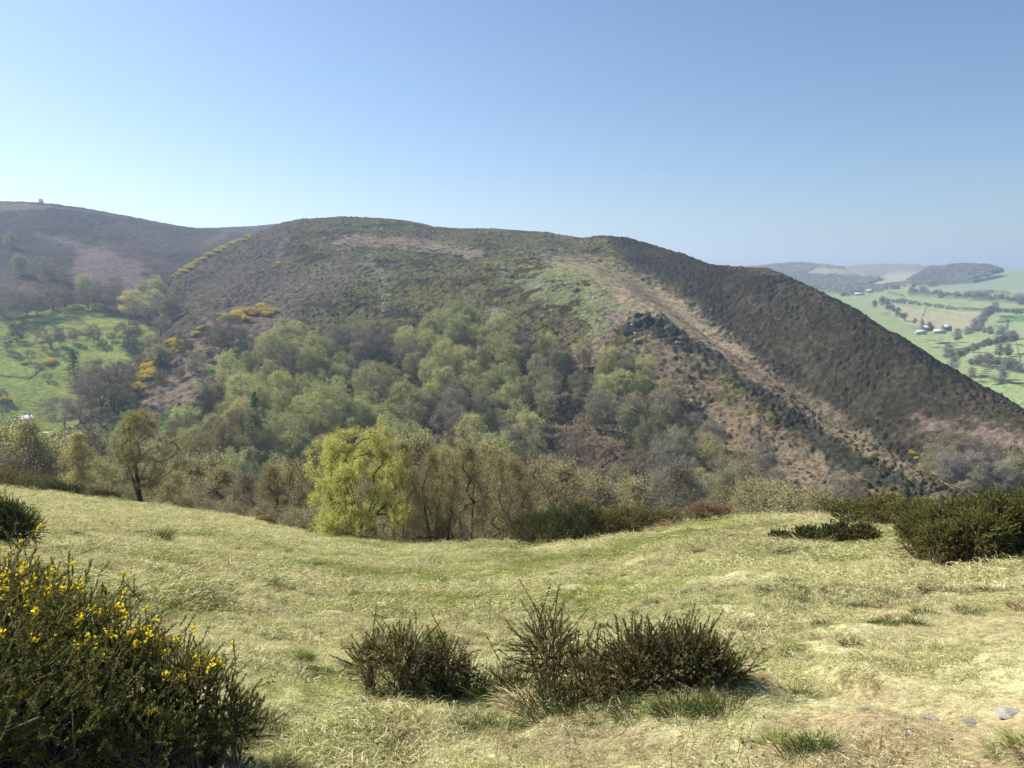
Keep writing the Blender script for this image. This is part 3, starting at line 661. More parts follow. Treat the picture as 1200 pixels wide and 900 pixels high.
# the gully behind the spur
for i, (px, r, yt, k, lb) in enumerate([(1098, 400, 518, 'olive', 'pale olive tree above the yellow gorse in the right gully'), (1118, 410, 506, 'olive', 'tallest pale olive tree in the right gully'), (1108, 380, 530, 'grey', 'grey tree just behind the yellow gorse in the right gully'), (1128, 385, 528, 'grey', 'grey tree in the middle of the right gully clump'), (1142, 405, 512, 'grey', 'brownish tree behind the middle of the right gully clump'), (1146, 370, 548, 'olive', 'lowest olive tree of the right gully clump'), (1164, 380, 540, 'grey', 'small grey tree at the right end of the gully clump'), (1178, 400, 535, 'grey', 'dull tree between the gully clump and the picture edge'), (1196, 390, 520, 'olive', 'big olive tree in the gully cut by the right picture edge'), (1130, 350, 562, 'olive', 'low tree at the foot of the gully clump')]):
    put_px(Wd[k][i % 3], px, 575, r=r, ytop=yt, label=lb, wide=1.35)

# ------------------------------------------------------------------ trees on the left hillside, in the pasture and along the spur
B_ = 'bare tree'
for px, py, h, k, w, lb in [
  (12, 290, 15, 'pale', 1.2, 'small pale green tree high on the hazy left hillside'), (24, 322, 21, 'pale', 1.1, 'round pale green tree on the hazy left hillside'), (50, 328, 22, 'grey', 1.4, 'wide grey tree on the hazy left hillside'), (62, 332, 20, 'grey', 1.3, 'dull grey tree right of the wide one on the left hillside'),
  (98, 346, 22, 'pale', 1.2, 'pale green tree above the bracken patch on the left hillside'), (104, 362, 24, 'grey', 1.3, 'grey tree under the pale green one on the left hillside'), (62, 364, 28, 'purp', 1.4, 'broad brownish tree on the wall at the top of the pasture'), (77, 360, 18, 'purp', 1.3, 'brownish tree left of the small dark conifer'), (32, 370, 25, 'grey', 1.6, 'broad grey tree at the top wall of the pasture'), (43, 370, 20, 'grey', 1.3, 'grey tree at the wall beside the broad one'), (5, 372, 32, 'grey', 1.3, 'tall grey tree at the left picture edge on the pasture wall'),
  (112, 350, 20, 'grey', 1.3, 'grey tree in the bracken left of the stream wood'), (124, 362, 26, 'grey', 1.4, 'grey tree at the left end of the stream wood'), (136, 352, 26, 'grey', 1.3, 'bluish grey tree at the back of the stream wood'), (138, 366, 22, 'grey', 1.3, 'low grey tree at the front of the stream wood'), (157, 372, 28, 'yell', 1.5, 'round yellow green tree in front of the stream wood'), (170, 358, 26, 'pale', 1.3, 'pale tree right behind the round yellow green tree'), (180, 366, 24, 'yell', 1.3, 'yellow green tree at the middle of the stream wood'), (184, 350, 24, 'pale', 1.2, 'pale green tree at the top of the stream wood'), (192, 372, 22, 'grey', 1.3, 'grey tree with a pale top near the foot of the gorse ridge'), (201, 376, 28, 'olive', 1.3, 'rightmost olive tree of the stream wood'), (194, 342, 20, 'grey', 1.2, 'grey tree below the gorse ridge'), (176, 382, 18, 'ivy', 1.5, 'dark low tree at the foot of the stream wood'), (190, 390, 18, 'grey', 1.3, 'dull tree by the green clearing'), (208, 366, 18, 'grey', 1.2, 'dull tree tucked against the main hill'),
  (152, 402, 24, 'purp', 1.3, 'purple brown tree in the stream bed beside the pasture'), (157, 398, 20, 'ivy', 1.0, 'dark ivy clad tree behind the purple brown one'), (152, 414, 18, 'ivy', 1.5, 'dark rounded tree below the purple brown one'), (163, 424, 22, 'ivy', 1.5, 'dark rounded tree in the stream bed, left of the gorse'), (166, 440, 24, 'purp', 1.3, 'brownish bare tree in the stream bed beside the gorse line'), (178, 412, 18, 'olive', 1.2, 'small olive tree above the gorse line'), (185, 428, 24, 'olive', 1.2, 'olive tree in the middle of the gorse line'),
  (60, 408, 22, 'grey', 1.3, 'bare grey tree on the wall in the middle of the pasture'), (71, 404, 18, 'grey', .9, 'slim bare tree on the wall in the middle of the pasture'), (86, 402, 15, 'olive', 1.2, 'small olive tree right of the two on the pasture wall'), (110, 402, 20, 'grey', .8, 'slim bare tree standing alone in the upper pasture'), (131, 400, 10, 'olive', 1.3, 'tiny round bush tree in the upper pasture'), (120, 408, 10, 'grey', 1.1, 'tiny bare tree in the right of the pasture'), (20, 400, 18, 'ivy', 1.4, 'dark bushy tree in the left of the pasture'), (8, 412, 16, 'grey', 1.3, 'grey bush tree by the left picture edge in the pasture'), (35, 424, 12, 'grey', 1.2, 'low bare bush tree in the middle of the pasture'), (57, 446, 8, 'olive', 1.4, 'small green bush in the lower pasture'),
  (118, 480, 52, 'purp', 1.3, 'tall spreading bare tree at the right end of the pasture'), (133, 484, 58, 'grey', 1.0, 'tall bare tree with a dark trunk at the right end of the pasture'), (140, 470, 40, 'olive', 1.0, 'olive tree close behind the tall bare trees'), (104, 470, 32, 'purp', 1.2, 'bare tree left of the tall spreading one'), (76, 502, 32, 'grey', 1.5, 'rounded bare tree beside the track right of the cottage'), (94, 496, 26, 'purp', 1.4, 'brownish rounded tree behind the one beside the track'), (119, 500, 22, 'grey', 1.2, 'crooked little tree on the bank above the track'), (22, 514, 22, 'purp', 1.4, 'bare tree left of the cottage'), (4, 492, 32, 'grey', .7, 'slim bare tree left of the cottage near the picture edge'), (12, 522, 22, 'olive', 1.3, 'olive tree in front of the cottage'),
  (48, 240, 6, 'grey', 1.3, 'lone little tree on the far left skyline')]:
    pr = Wd['grey'][1] if k == 'purp' else Wd[k][random.randrange(len(Wd[k]))]
    put_px(pr, px, py, h, lb, wide=w)
put_px(FIR, 87, 441, 26, 'broad dark conifer standing in the middle of the pasture', wide=1.45)
put_px(FIR, 85, 357, 15, 'small dark conifer at the top wall of the pasture', wide=1.2)
for px, py, h, k, w, lb in [
  (209, 446, 13, 'grey', 1.2, 'lowest little windswept bare tree on the bracken slope'), (214, 444, 15, 'grey', 1.0, 'little bare tree second lowest on the bracken slope'), (225, 440, 17, 'grey', 1.2, 'little bare tree third lowest on the bracken slope'), (231, 434, 20, 'olive', 1.0, 'small olive tree at the start of the green strip'), (190, 447, 14, 'grey', 1.2, 'small bare tree beside the gorse line at the foot of the bracken'), (190, 432, 22, 'ivy', .8, 'dark narrow tree inside the gorse line'), (214, 416, 24, 'ivy', .9, 'dark ivy tree in the gap of the gorse line'), (222, 415, 18, 'olive', 1.1, 'olive tree right of the gap in the gorse line'),
  (243, 402, 20, 'ivy', 1.2, 'dark ivy tree above the green strip'), (244, 424, 15, 'olive', 1.2, 'small olive tree on the green strip'), (249, 423, 17, 'grey', 1.1, 'bare tree on the green strip'), (268, 409, 38, 'purp', 1.2, 'large brown bare tree right below the big gorse patch'), (259, 410, 24, 'grey', 1.1, 'bare tree left of the large brown one below the gorse patch'), (281, 414, 30, 'grey', .9, 'tall grey bare tree right of the large brown one'), (291, 426, 32, 'ivy', 1.2, 'big dark ivy clad tree at the left tip of the wood'), (269, 443, 30, 'yell', 1.1, 'yellow green tree standing alone on the bracken slope'), (283, 442, 10, 'grey', 1.6, 'round dull bush beside the lone yellow green tree'), (312, 427, 18, 'ivy', .8, 'dark narrow tree inside the left tip of the wood'), (240, 444, 12, 'grey', 1.1, 'bare bush on the bracken below the green strip'), (246, 486, 26, 'olive', 1.2, 'pale twiggy tree on the rough slope above the near trees'), (255, 484, 22, 'pale', 1.2, 'pale green bush tree on the rough slope'), (220, 488, 18, 'olive', 1., 'thin olive tree by the bright turf'), (252, 402, 16, 'grey', 1.2, 'small bare tree behind the dark ivy tree above the green strip'), (200, 426, 18, 'olive', 1.2, 'olive tree behind the lower gorse line')]:
    pr = Wd['grey'][1] if k == 'purp' else Wd[k][random.randrange(len(Wd[k]))]
    put_px(pr, px, py, h, lb, wide=w)
# solitary trees on the open hillside above the wood
for px, py, h, k, lb in [(402, 400, 22, 'pale', 'pale tree at the top edge of the wood, left of the heather'), (326, 392, 14, 'pale', 'small pale birch standing above the bracken at the wood top'), (641, 420, 30, 'yell', 'yellow green birch standing clear at the wood top beside pink bracken'), (588, 408, 14, 'pale', 'small pale bush tree on the heather above the wood'), (712, 440, 36, 'pale', 'wide pale birch just left of the dark crag'), (728, 446, 32, 'olive', 'olive birch touching the foot of the dark crag'), (785, 475, 28, 'yell', 'bright birch on the right edge of the wood below the crag'), (690, 470, 34, 'grey', 'bare grey tree amid the thin right part of the wood'), (835, 560, 44, 'pale', 'broad green tree at the lower right corner of the wood'), (822, 545, 38, 'olive', 'olive tree behind the broad green one at the lower right corner of the wood')]:
    put_px(Wd[k][1 if k != 'ivy' else 0], px, py, h, lb, wide=1.3)
# ------------------------------------------------------------------ gorse
def gorse(seed, lobes, nsh, shL, spn, spL, spW, flo=0., leaf='gorse', flo_zone=None, upw=.7, stem='brown', nst=1., fs=.013, fn=7, inner=.55, sw=.004):
    """lobes: (x, y, z, rx, ry, rz); shoots set with spines stand out of every lobe; flowers sit near shoot tips"""
    g = np.random.default_rng(seed); Lb = np.array(lobes, float); wt = (Lb[:, 3]*Lb[:, 4])+(Lb[:, 3]*Lb[:, 5]); k = g.choice(len(Lb), nsh, p=wt/wt.sum())
    d = rnd_dirs(g, nsh); d[:, 2] = np.where(d[:, 2] < -.65, -d[:, 2], d[:, 2]); rr = (inner+(1-inner)*g.random(nsh)**.6)[:, None]
    # shoots gather in sprays
    sprays = rnd_dirs(g, 90); sprays[:, 2] = np.abs(sprays[:, 2]); si = g.integers(90, size=nsh); q = sprays[si]; use = g.random((nsh, 1)) < .7; d = np.where(use, unit(q+.13*g.normal(size=(nsh, 3))), d); rr = rr*np.where(use, (.62+.72*g.random(90))[si][:, None], .92)
    p = Lb[k, :3]+d*Lb[k, 3:]*rr; n = unit(d/Lb[k, 3:]*Lb[k, 3:].mean(1, keepdims=True)); s = unit(n*(1-upw)+np.array([0, 0, 1.])*upw+g.normal(size=(nsh, 3))*.38)
    L = shL*(.45+.85*g.random(nsh)); fo = Mesh(); tip = p+s*L[:, None]; fo.add(tubes(p, tip, np.full(nsh, sw), np.full(nsh, sw*.5), 3))
    c = along(g, p, s, L, 0, spn, .12); i = np.repeat(np.arange(nsh), spn); dd = unit(np.cross(s[i], rnd_dirs(g, len(i)))+s[i]*.75)
    side = unit(np.cross(dd, rnd_dirs(g, len(i)))); l = (spL*(.6+.7*g.random(len(i))))[:, None]
    V = np.stack([c-side*spW*.5, c+side*spW*.5, c+dd*l], 1).reshape(-1, 3); fo.V.append(V); F = np.arange(len(V)).reshape(-1, 3)+fo.n
    me_f = raw_mesh('foliage', np.concatenate(fo.V), [fo.F[0], F], mats=[LM[leaf]])
    br = Mesh(); m = max(3, int(nsh*.12*nst)); j = g.integers(nsh, size=m); root = Lb[k[j], :3]*1.0; root[:, 2] -= Lb[k[j], 5]*.9; root += g.normal(size=root.shape)*.12*Lb[k[j], 3:4]
    mid = (root+p[j])*.5+g.normal(size=root.shape)*.12*Lb[k[j], 3:4]; r0 = np.full(m, sw*2.2); br.add(tubes(root, mid, r0, r0*.7, 4)); br.add(tubes(mid, p[j], r0*.7, r0*.35, 3))
    parts = [('branches', br.build('branches', BK[stem])), ('foliage', me_f)]
    if flo > 0:
        pr = np.full(nsh, flo)
        if flo_zone is not None: pr = flo_zone(tip)*flo
        f = np.nonzero(g.random(nsh) < pr)[0]; f = f[tip[f, 2] > np.quantile(tip[:, 2], .15)] if len(f) else f
        if len(f):
            i = np.repeat(f, fn); c = p[i]+s[i]*(L[i, None]*(.62+.42*g.random((len(i), 1))))+g.normal(size=(len(i), 3))*fs*.8
            fl = Mesh(); fl.add(leaves(g, c, fs*1.7, .8)); fl.add(leaves(g, c+g.normal(size=c.shape)*fs*.4, fs*1.4, .9)); parts.append(('flowers', fl.build('flowers', LM['flower'])))
    return parts
def place_world(name, cat, parts, label, group=None, base=None):
    """parts already lie at their place in the world: the Empty goes to the base and the parts hang on it"""
    b = np.array(base, float); root = bpy.data.objects.new(name, None); COL.objects.link(root); root.location = b; tag(root, label, cat, group)
    for nm, me in parts:
        o = bpy.data.objects.new(nm, me); COL.objects.link(o); o.parent = root; o.location = -Vector(b)
    return root
def lob(px, py, r, rad, top):
    """lobe from its middle in the photo: column px, top edge row `top`, at distance r"""
    dx, dy, _ = (float(v) for v in ray(px, py)); x, y = dx*r, dy*r; z = gz(x, y); zt = float(ray(px, top)[2])*r; h = max(zt-z, .12); return (x, y, z+h*.42, rad, rad*.9, h*.5)
# the big flowering bush at the left
L1 = [lob(-70, 760, 5.3, .75, 640), lob(20, 760, 5.0, .62, 672), lob(95, 780, 4.8, .48, 705), lob(165, 800, 4.6, .42, 742), lob(228, 810, 4.45, .30, 765), lob(275, 830, 4.35, .16, 812), lob(60, 850, 4.3, .5, 770), lob(160, 860, 4.2, .34, 815), lob(-60, 860, 4.3, .7, 720), lob(-180, 760, 5.0, .9, 640)]
def fz(t):
    px, py = proj(t[:, 0], t[:, 1], t[:, 2]); a = sst(760, 700, py+px*-.18)*sst(-40, 10, px)
    return np.clip(.10+.95*a*(fbm(t[:, 0]*3, t[:, 2]*3, .5, 2, 91) > .45)+.25*(px > 200), 0, 1)
place_world('gorse_bush', 'gorse', gorse(301, L1, 9500, .12, 34, .021, .006, .21, 'gorse', fz, .42, fs=.011, fn=9, inner=.45), 'large dark gorse bush with bright yellow flowers in the lower left corner', base=(L1[1][0], L1[1][1], gz(L1[1][0], L1[1][1])))
# the two scrubby clumps in the middle
L2 = [lob(432, 775, 6.4, .17, 750), lob(475, 780, 6.3, .27, 738), lob(520, 782, 6.35, .22, 750), lob(545, 790, 6.5, .10, 775)]
place_world('gorse_bush', 'gorse', gorse(302, L2, 380, .15, 44, .024, .006, 0, 'gorse', None, .28, nst=4, inner=.2)+[('dead_shoots', gorse(308, L2, 330, .16, 30, .022, .006, 0, 'dead', None, .25, inner=.2)[1][1]), ('shoots', gorse(303, L2, 70, .24, 100, .019, .006, 0, 'gorsed', None, .4, inner=.75)[1][1])], 'scrubby brown gorse bush with upright shoots, left of the larger middle clump', base=(L2[1][0], L2[1][1], gz(L2[1][0], L2[1][1])))
L3 = [lob(640, 780, 6.1, .20, 722), lob(592, 800, 6.2, .12, 785), lob(690, 795, 5.85, .26, 765), lob(750, 795, 5.8, .28, 748), lob(805, 797, 5.8, .28, 748), lob(838, 805, 5.75, .2, 778), lob(720, 815, 5.6, .2, 795)]
def side(seed, ls, n, leaf, L=.3, u=.65, sp=80, inn=.2): return gorse(seed, ls, n, L, sp, .021, .006, 0, leaf, None, u, nst=3, inner=inn)
dk = side(305, L3[3:6], 420, 'gorsed', .22, .25); ft = side(306, [L3[0]], 60, 'gorsed', .32, .45, 100, .6); gr = side(309, L3, 560, 'gorse', .18, .25, 44)
place_world('gorse_bush', 'gorse', side(304, L3, 480, 'dead', .19, .25, 30)+[('shoots', dk[1][1]), ('shoots', ft[1][1]), ('shoots', gr[1][1]), ('shoots', side(310, L3[1:], 70, 'gorsed', .25, .35, 100, .8)[1][1])], 'larger gorse bush with dark spiny shoots in the middle of the foreground', base=(L3[2][0], L3[2][1], gz(L3[2][0], L3[2][1])))

# middle distance: gorse on the brow
def gb(seed, ls, n, label, leaf='gorse', flo=0, L=.24, sp=24, sl=.055, sw_=.02, upw=.25, nst=1):
    n = int(n*1.7)
    place_world('gorse_bush', 'gorse', gorse(seed, ls, n, L, sp, sl, sw_, flo, leaf, None, upw, nst=nst, sw=.007, fs=.03, fn=5), label, base=(ls[0][0], ls[0][1], gz(ls[0][0], ls[0][1])))
gb(311, [lob(1085, 625, 15.6, .45, 605), lob(1120, 620, 15.8, .6, 590), lob(1165, 620, 15.8, .65, 580), lob(1210, 620, 16, .7, 575), lob(1260, 620, 16, .8, 572), lob(1105, 635, 14.9, .35, 612), lob(1150, 632, 15, .4, 600)], 6500, 'large olive gorse bush at the right edge of the field', sp=24, sl=.035, sw_=.012, L=.17, upw=.25)
gb(312, [lob(1000, 600, 26, .7, 588), lob(1040, 600, 25, .7, 585), lob(1070, 600, 24, .6, 586)], 700, 'straggly gorse bush just left of the large right one', nst=3)
gb(313, [lob(950, 627, 20.5, .4, 621), lob(985, 625, 20.2, .45, 615), lob(1012, 625, 20, .35, 617), lob(915, 630, 21, .3, 626)], 900, 'low dark green cushion of gorse on the bright grass', leaf='gorsed', L=.14, sl=.04)
gb(314, [lob(620, 622, 36, .9, 602), lob(650, 622, 35, 1.0, 597), lob(682, 620, 35, .9, 590)], 1200, 'dark gorse bush with dead brown twigs, left half of the row on the brow', leaf='gorsed', nst=3, L=.34)
gb(315, [lob(712, 618, 35, .9, 598), lob(745, 616, 35, 1.0, 598), lob(780, 612, 35.5, .9, 602)], 1300, 'green gorse bush, right half of the row on the brow', leaf='gorse')
gb(316, [lob(822, 606, 36, .7, 590), lob(845, 605, 36, .5, 594)], 420, 'brownish gorse bush right of the green one on the brow', leaf='dead', nst=2)
gb(317, [lob(-30, 620, 17, .7, 585), lob(2, 625, 16.8, .5, 592), lob(25, 630, 16.6, .3, 606)], 1100, 'dark gorse bush cut by the left edge above the flowering one', leaf='gorsed', sl=.035, sw_=.01)
gb(318, [lob(-6, 565, 70, 1.6, 548), lob(14, 565, 74, 1.3, 545), lob(30, 570, 68, 1.0, 560), lob(47, 570, 73, 1.2, 553)], 520, 'dark gorse bank at the left end of the brow', leaf='gorse', L=.45, sl=.12, sw_=.04)
gb(319, [lob(66, 570, 72, .9, 566), lob(84, 574, 74, .7, 568)], 200, 'low dark gorse on the brow between the bank and the slender birch', leaf='gorsed', L=.4, sl=.12, sw_=.04)
gb(320, [lob(118, 583, 71, .7, 577), lob(131, 585, 72, .6, 579)], 150, 'low dark gorse clump left of the forked dark trunk', leaf='gorsed', L=.35, sl=.1, sw_=.035)
gb(321, [lob(308, 616, 59, .5, 608), lob(314, 616, 59, .4, 609)], 200, 'tiny gorse with yellow flowers on the brow below the brown spreading tree', flo=.5, L=.25, sl=.08, sw_=.03)

# small dark rushes and dead bracken clumps in the field
def tuftP(name, cat, seed, n, rad, L, w, droop, leaf, up=1.0):
    g = np.random.default_rng(seed); a = g.random(n)*6.28; q = rad*np.sqrt(g.random(n)); p = np.stack([np.cos(a)*q, np.sin(a)*q, q*0-.02], 1); d = unit(np.stack([np.cos(a)*q/rad*.9, np.sin(a)*q/rad*.9, q*0+up], 1)+g.normal(size=(n, 3))*.3)
    m = Mesh(); m.add(ribbons(g, p, d, L*(.5+.8*g.random(n)), w, droop, 3)); return Proto(name, cat, [('blades', m.build('blades', LM[leaf]))], L)
RUSH = [tuftP('rush_tuft', 'rushes', 401, 420, .22, .42, .010, .25, 'rush'), tuftP('rush_tuft', 'rushes', 402, 380, .3, .36, .010, .35, 'rush')]
BRK = [tuftP('dead_bracken', 'bracken', 403+i, 300, .3, .38, .009, .8, 'dead', .55) for i in range(2)]
STK = tuftP('straw_tussock', 'tall grass', 406, 520, .25, .42, .007, .75, 'straw', .8)
for i, (px, py, h, pr, lb) in enumerate([
  (183, 632, 22, RUSH[0], 'dark green rush tuft in the upper left of the field'), (258, 638, 14, BRK[0], 'brown dead bracken clump right of the dark rush tuft'), (262, 632, 10, RUSH[1], 'small green tuft beside the brown clump in the upper left of the field'), (505, 668, 24, RUSH[0], 'dark rush tuft on the field above the scrubby brown bush'), (318, 694, 12, RUSH[1], 'low green tuft in the left middle of the field'), (407, 703, 12, RUSH[1], 'low dark green tuft above and left of the scrubby brown bush'),
  (445, 868, 44, BRK[0], 'dead brown bracken clump on the grass below the scrubby bush'), (372, 880, 34, BRK[1], 'dead bracken clump left of the one below the scrubby bush'), (75, 895, 55, BRK[1], 'dead bracken under the flowering gorse at the bottom left'), (575, 812, 34, RUSH[0], 'dark rush tuft in the gap between the two middle bushes'), (652, 835, 30, STK, 'pale straw tussock under the left fan of the middle gorse'), (700, 838, 24, STK, 'straw tuft at the foot of the middle gorse'), (745, 838, 34, RUSH[1], 'long green grass tuft at the front of the middle gorse'), (800, 836, 36, RUSH[1], 'dark tuft below the dark shoots of the middle gorse'), (850, 832, 36, RUSH[1], 'dark green tuft at the right foot of the middle gorse'), (680, 812, 44, STK, 'straw tussock inside the middle gorse'), (500, 812, 28, RUSH[1], 'green tuft at the right foot of the scrubby bush'), (460, 815, 30, STK, 'straw tussock at the left foot of the scrubby bush'),
  (225, 885, 44, STK, 'long straw tussock beside the flowering gorse'), (300, 850, 34, RUSH[1], 'green tuft at the right foot of the flowering gorse'), (170, 890, 34, RUSH[0], 'green tuft in front of the flowering gorse'), (985, 690, 12, BRK[0], 'small brown bracken clump in the right of the field'), (845, 765, 20, BRK[1], 'small brown clump right of the middle gorse'), (930, 712, 18, STK, 'pale straw tussock on the low bank right of centre'), (905, 722, 18, STK, 'second pale straw tussock on the low bank right of centre')]):
    x, y, z, r = hit(px, py, 3); H = h*r/900; pr.put(x, y, gz(x, y), H/pr.H, lb)
# dead bracken and tall pale grass along the brow
g = np.random.default_rng(77)
for i in range(46):
    px = g.uniform(560, 1060) if i < 30 else g.uniform(20, 300); re = float(np.interp(px, _e[:, 0], _e[:, 2])); dx, dy, _ = (float(v) for v in ray(px, 610)); r = re*g.uniform(.86, 1.05); pr = BRK[i % 2] if g.random() < .6 else STK
    pr.put(dx*r, dy*r, gz(dx*r, dy*r), g.uniform(1.2, 2.4), 'brown dead bracken standing along the brow of the field' if pr is not STK else 'pale tall grass standing along the brow of the field', 'dead bracken along the brow' if pr is not STK else 'tall pale grass along the brow')
# bleached sticks by the bushes
def stick(pts, rad, label, stem='pale'):
    A = np.array(pts, float); n = len(A)-1; rr = np.linspace(rad, rad*.4, n+1); V, F = tubes(A[:-1], A[1:], rr[:-1], rr[1:], 6); b = A[0]
    o = bpy.data.objects.new('stick', raw_mesh('stick', V-b, F, BK[stem], smooth=True)); o.location = b; tag(link(o), label, 'stick')
def gp(px, py, up=.03):
    x, y, z, r = hit(px, py, 2.5); return (x, y, gz(x, y)+up)
def arc(a, b, h, n=6, seed=0):
    g = np.random.default_rng(seed); a = np.array(a); b = np.array(b); return [tuple(a+(b-a)*t+np.array([0, 0, h*4*t*(1-t)])+g.normal(size=3)*.012*(0 < t < 1)) for t in np.linspace(0, 1, n)]
stick(arc(gp(712, 838), gp(742, 806, .14), .05, seed=1), .008, 'thick pale stick leaning in front of the middle gorse')
stick(arc(gp(680, 838), gp(698, 826, .06), .02, seed=2), .007, 'short pale stick left of the thick one')
stick(arc(gp(592, 858), gp(618, 812, .06), .03, seed=3), .005, 'thin curved pale stick below the gap between the bushes')
stick(arc(gp(582, 892), gp(584, 868, .08), .02, seed=4), .004, 'thin dark upright twig near the bottom centre', 'brown')
stick(arc(gp(655, 855), gp(672, 864, .02), .03, seed=5), .006, 'small hooked pale stick on the grass below the middle gorse')
stick(arc(gp(435, 790, .1), gp(500, 800, .12), .10, seed=6), .004, 'thin arching brown stick across the scrubby bush', 'brown')
stick(arc(gp(735, 768, .32), gp(790, 770, .34), .03, seed=7), .006, 'pale dead stick lying across the top of the middle gorse')
x_, y_, z_, r_ = hit(176, 587, 40); stick(arc((x_-1.2, y_, gz(x_-1.2, y_)+.35), (x_+1.5, y_+.4, gz(x_+1.5, y_+.4)+.6), .12, seed=8), .11, 'fallen pale log beside the forked dark trunk')

# ------------------------------------------------------------------ grass: blades nobody could count
def grass_cloud(name, protos, pts, idx, scl, rot):
    coll = bpy.data.collections.new(name+' sources')
    for k, me in enumerate(protos):
        o = bpy.data.objects.new(f'{name}_blades_{chr(97+k)}', me); coll.objects.link(o)
    me = bpy.data.meshes.new(name); me.vertices.add(len(pts)); me.vertices.foreach_set('co', np.asarray(pts, np.float32).ravel())
    a = me.attributes.new('idx', 'INT', 'POINT'); a.data.foreach_set('value', np.asarray(idx, np.int32))
    a = me.attributes.new('scl', 'FLOAT', 'POINT'); a.data.foreach_set('value', np.asarray(scl, np.float32))
    a = me.attributes.new('rot', 'FLOAT_VECTOR', 'POINT'); a.data.foreach_set('vector', np.asarray(rot, np.float32).ravel())
    o = bpy.data.objects.new(name, me); link(o)
    ng = bpy.data.node_groups.new(name, 'GeometryNodeTree'); ng.interface.new_socket('Geometry', in_out='INPUT', socket_type='NodeSocketGeometry'); ng.interface.new_socket('Geometry', in_out='OUTPUT', socket_type='NodeSocketGeometry')
    nd = ng.nodes; i = nd.new('NodeGroupInput'); ou = nd.new('NodeGroupOutput'); ins = nd.new('GeometryNodeInstanceOnPoints'); ci = nd.new('GeometryNodeCollectionInfo'); ci.inputs[0].default_value = coll; ci.inputs[1].default_value = True; ci.inputs[2].default_value = True
    def na(n, t): q = nd.new('GeometryNodeInputNamedAttribute'); q.data_type = t; q.inputs[0].default_value = n; return q.outputs[0]
    L = ng.links.new; L(i.outputs[0], ins.inputs['Points']); L(ci.outputs[0], ins.inputs['Instance']); ins.inputs['Pick Instance'].default_value = True
    L(na('idx', 'INT'), ins.inputs['Instance Index']); L(na('scl', 'FLOAT'), ins.inputs['Scale']); L(na('rot', 'FLOAT_VECTOR'), ins.inputs['Rotation']); L(ins.outputs[0], ou.inputs[0])
    md = o.modifiers.new('grass', 'NODES'); md.node_group = ng; return o
def patch(seed, n, rad, L, w, up, droop, gfrac, dead=.04):
    g = np.random.default_rng(seed); m = Mesh(); a = g.random(n)*6.28; q = rad*np.sqrt(g.random(n)); p = np.stack([np.cos(a)*q, np.sin(a)*q, q*0-.01], 1)
    lie = g.normal(size=3)*(1, 1, 0)*.5; d = unit(g.normal(size=(n, 3))*(.8, .8, .25)+np.array([0, 0, up])+lie); l = L*(.4+1.0*g.random(n)); k = g.random(n)
    sel = [k >= gfrac+dead, k < gfrac, (k >= gfrac) & (k < gfrac+dead)]
    for j, s in enumerate(sel):
        if s.any(): m.add(ribbons(g, p[s], d[s], l[s], w, droop, 2), j)
    return m.build('blades', [LM['straw'], LM['green'], LM['dead']])
def build_grass():
    g = np.random.default_rng(9)
    def scatter(r0, r1, sp, seed, sc, name, protos):
        gg = np.random.default_rng(seed); A = .5*1.56*(r1*r1-r0*r0); n = int(A/(sp*sp)); th = gg.uniform(-.78, .78, n); r = np.sqrt(gg.uniform(r0*r0, r1*r1, n)); x = np.sin(th)*r; y = np.cos(th)*r
        ok = r < np.interp(th, _eth, _e[:, 2])+5; x, y, th, r = x[ok], y[ok], th[ok], r[ok]; z = near_z(th, r)+near_bumps(x, y, r); px, py = proj(x, y, z)
        nn = fbm(x, y, 3.2, 4, 31)*.6+fbm(x, y, .8, 3, 32)*.4+(fbm(x, y, 12, 2, 33)-.5)*.3+gg.normal(size=len(x))*.025
        idx = np.where(nn > .60, 4+gg.integers(2, size=len(x)), np.where(nn > .515, 2+gg.integers(2, size=len(x)), gg.integers(2, size=len(x))))
        bare = .65*poly_mask(px, py, [(860,900),(900,850),(1000,815),(1250,800),(1250,950),(850,950)], 30, (fbm(x, y, .8, 3, 32)-.5)*70)
        br = np.maximum(sst(.66, .8, fbm(x, y, 1.5, 4, 35))*.6, bare*.7); keep = gg.random(len(x)) > br*.3; lit = gg.random(len(x)) < br*1.1; idx = np.where(lit, 6+gg.integers(2, size=len(x)), idx)
        tall = 1+.9*(fbm(x, y, 4, 3, 95)-.5)+.9*sst(.55, .7, fbm(x, y, 1.1, 2, 96)); low = sst(820, 1000, px)*sst(640, 720, py)
        s = sc*tall*(.75+.5*gg.random(len(x)))*(1-.4*low)*(1-.35*br); keep &= ~((low > .5) & (gg.random(len(x)) < .12))
        rot = np.stack([gg.normal(size=len(x))*.12, gg.normal(size=len(x))*.12, gg.random(len(x))*6.28], 1)
        k = keep; o = grass_cloud(name, protos, np.stack([x, y, z], 1)[k], idx[k], s[k], rot[k]); print(name, k.sum()); return o
    near = [patch(500+i, 110, .13, .075, .0042, .40, .55, gf, dd) for i, (gf, dd) in enumerate([(.10, .04), (.18, .04), (.35, .04), (.45, .04), (.75, .04), (.85, .04), (.1, .6), (.15, .5)])]
    mid = [patch(510+i, 150, .26, .10, .0065, .42, .55, gf, dd) for i, (gf, dd) in enumerate([(.10, .04), (.18, .04), (.35, .04), (.45, .04), (.75, .04), (.85, .04), (.1, .55), (.15, .45)])]
    tag(scatter(1.2, 11, .074, 91, 1, 'grass', near), 'matted straw and green grass nearest the viewpoint', 'grass', kind='stuff')
    tag(scatter(10.5, 28, .17, 92, 1, 'grass', mid), 'matted pale grass across the middle of the field', 'grass', kind='stuff')
    tag(scatter(27, 76, .36, 93, 1.4, 'grass', mid), 'pale grass towards the brow of the field', 'grass', kind='stuff')
build_grass()
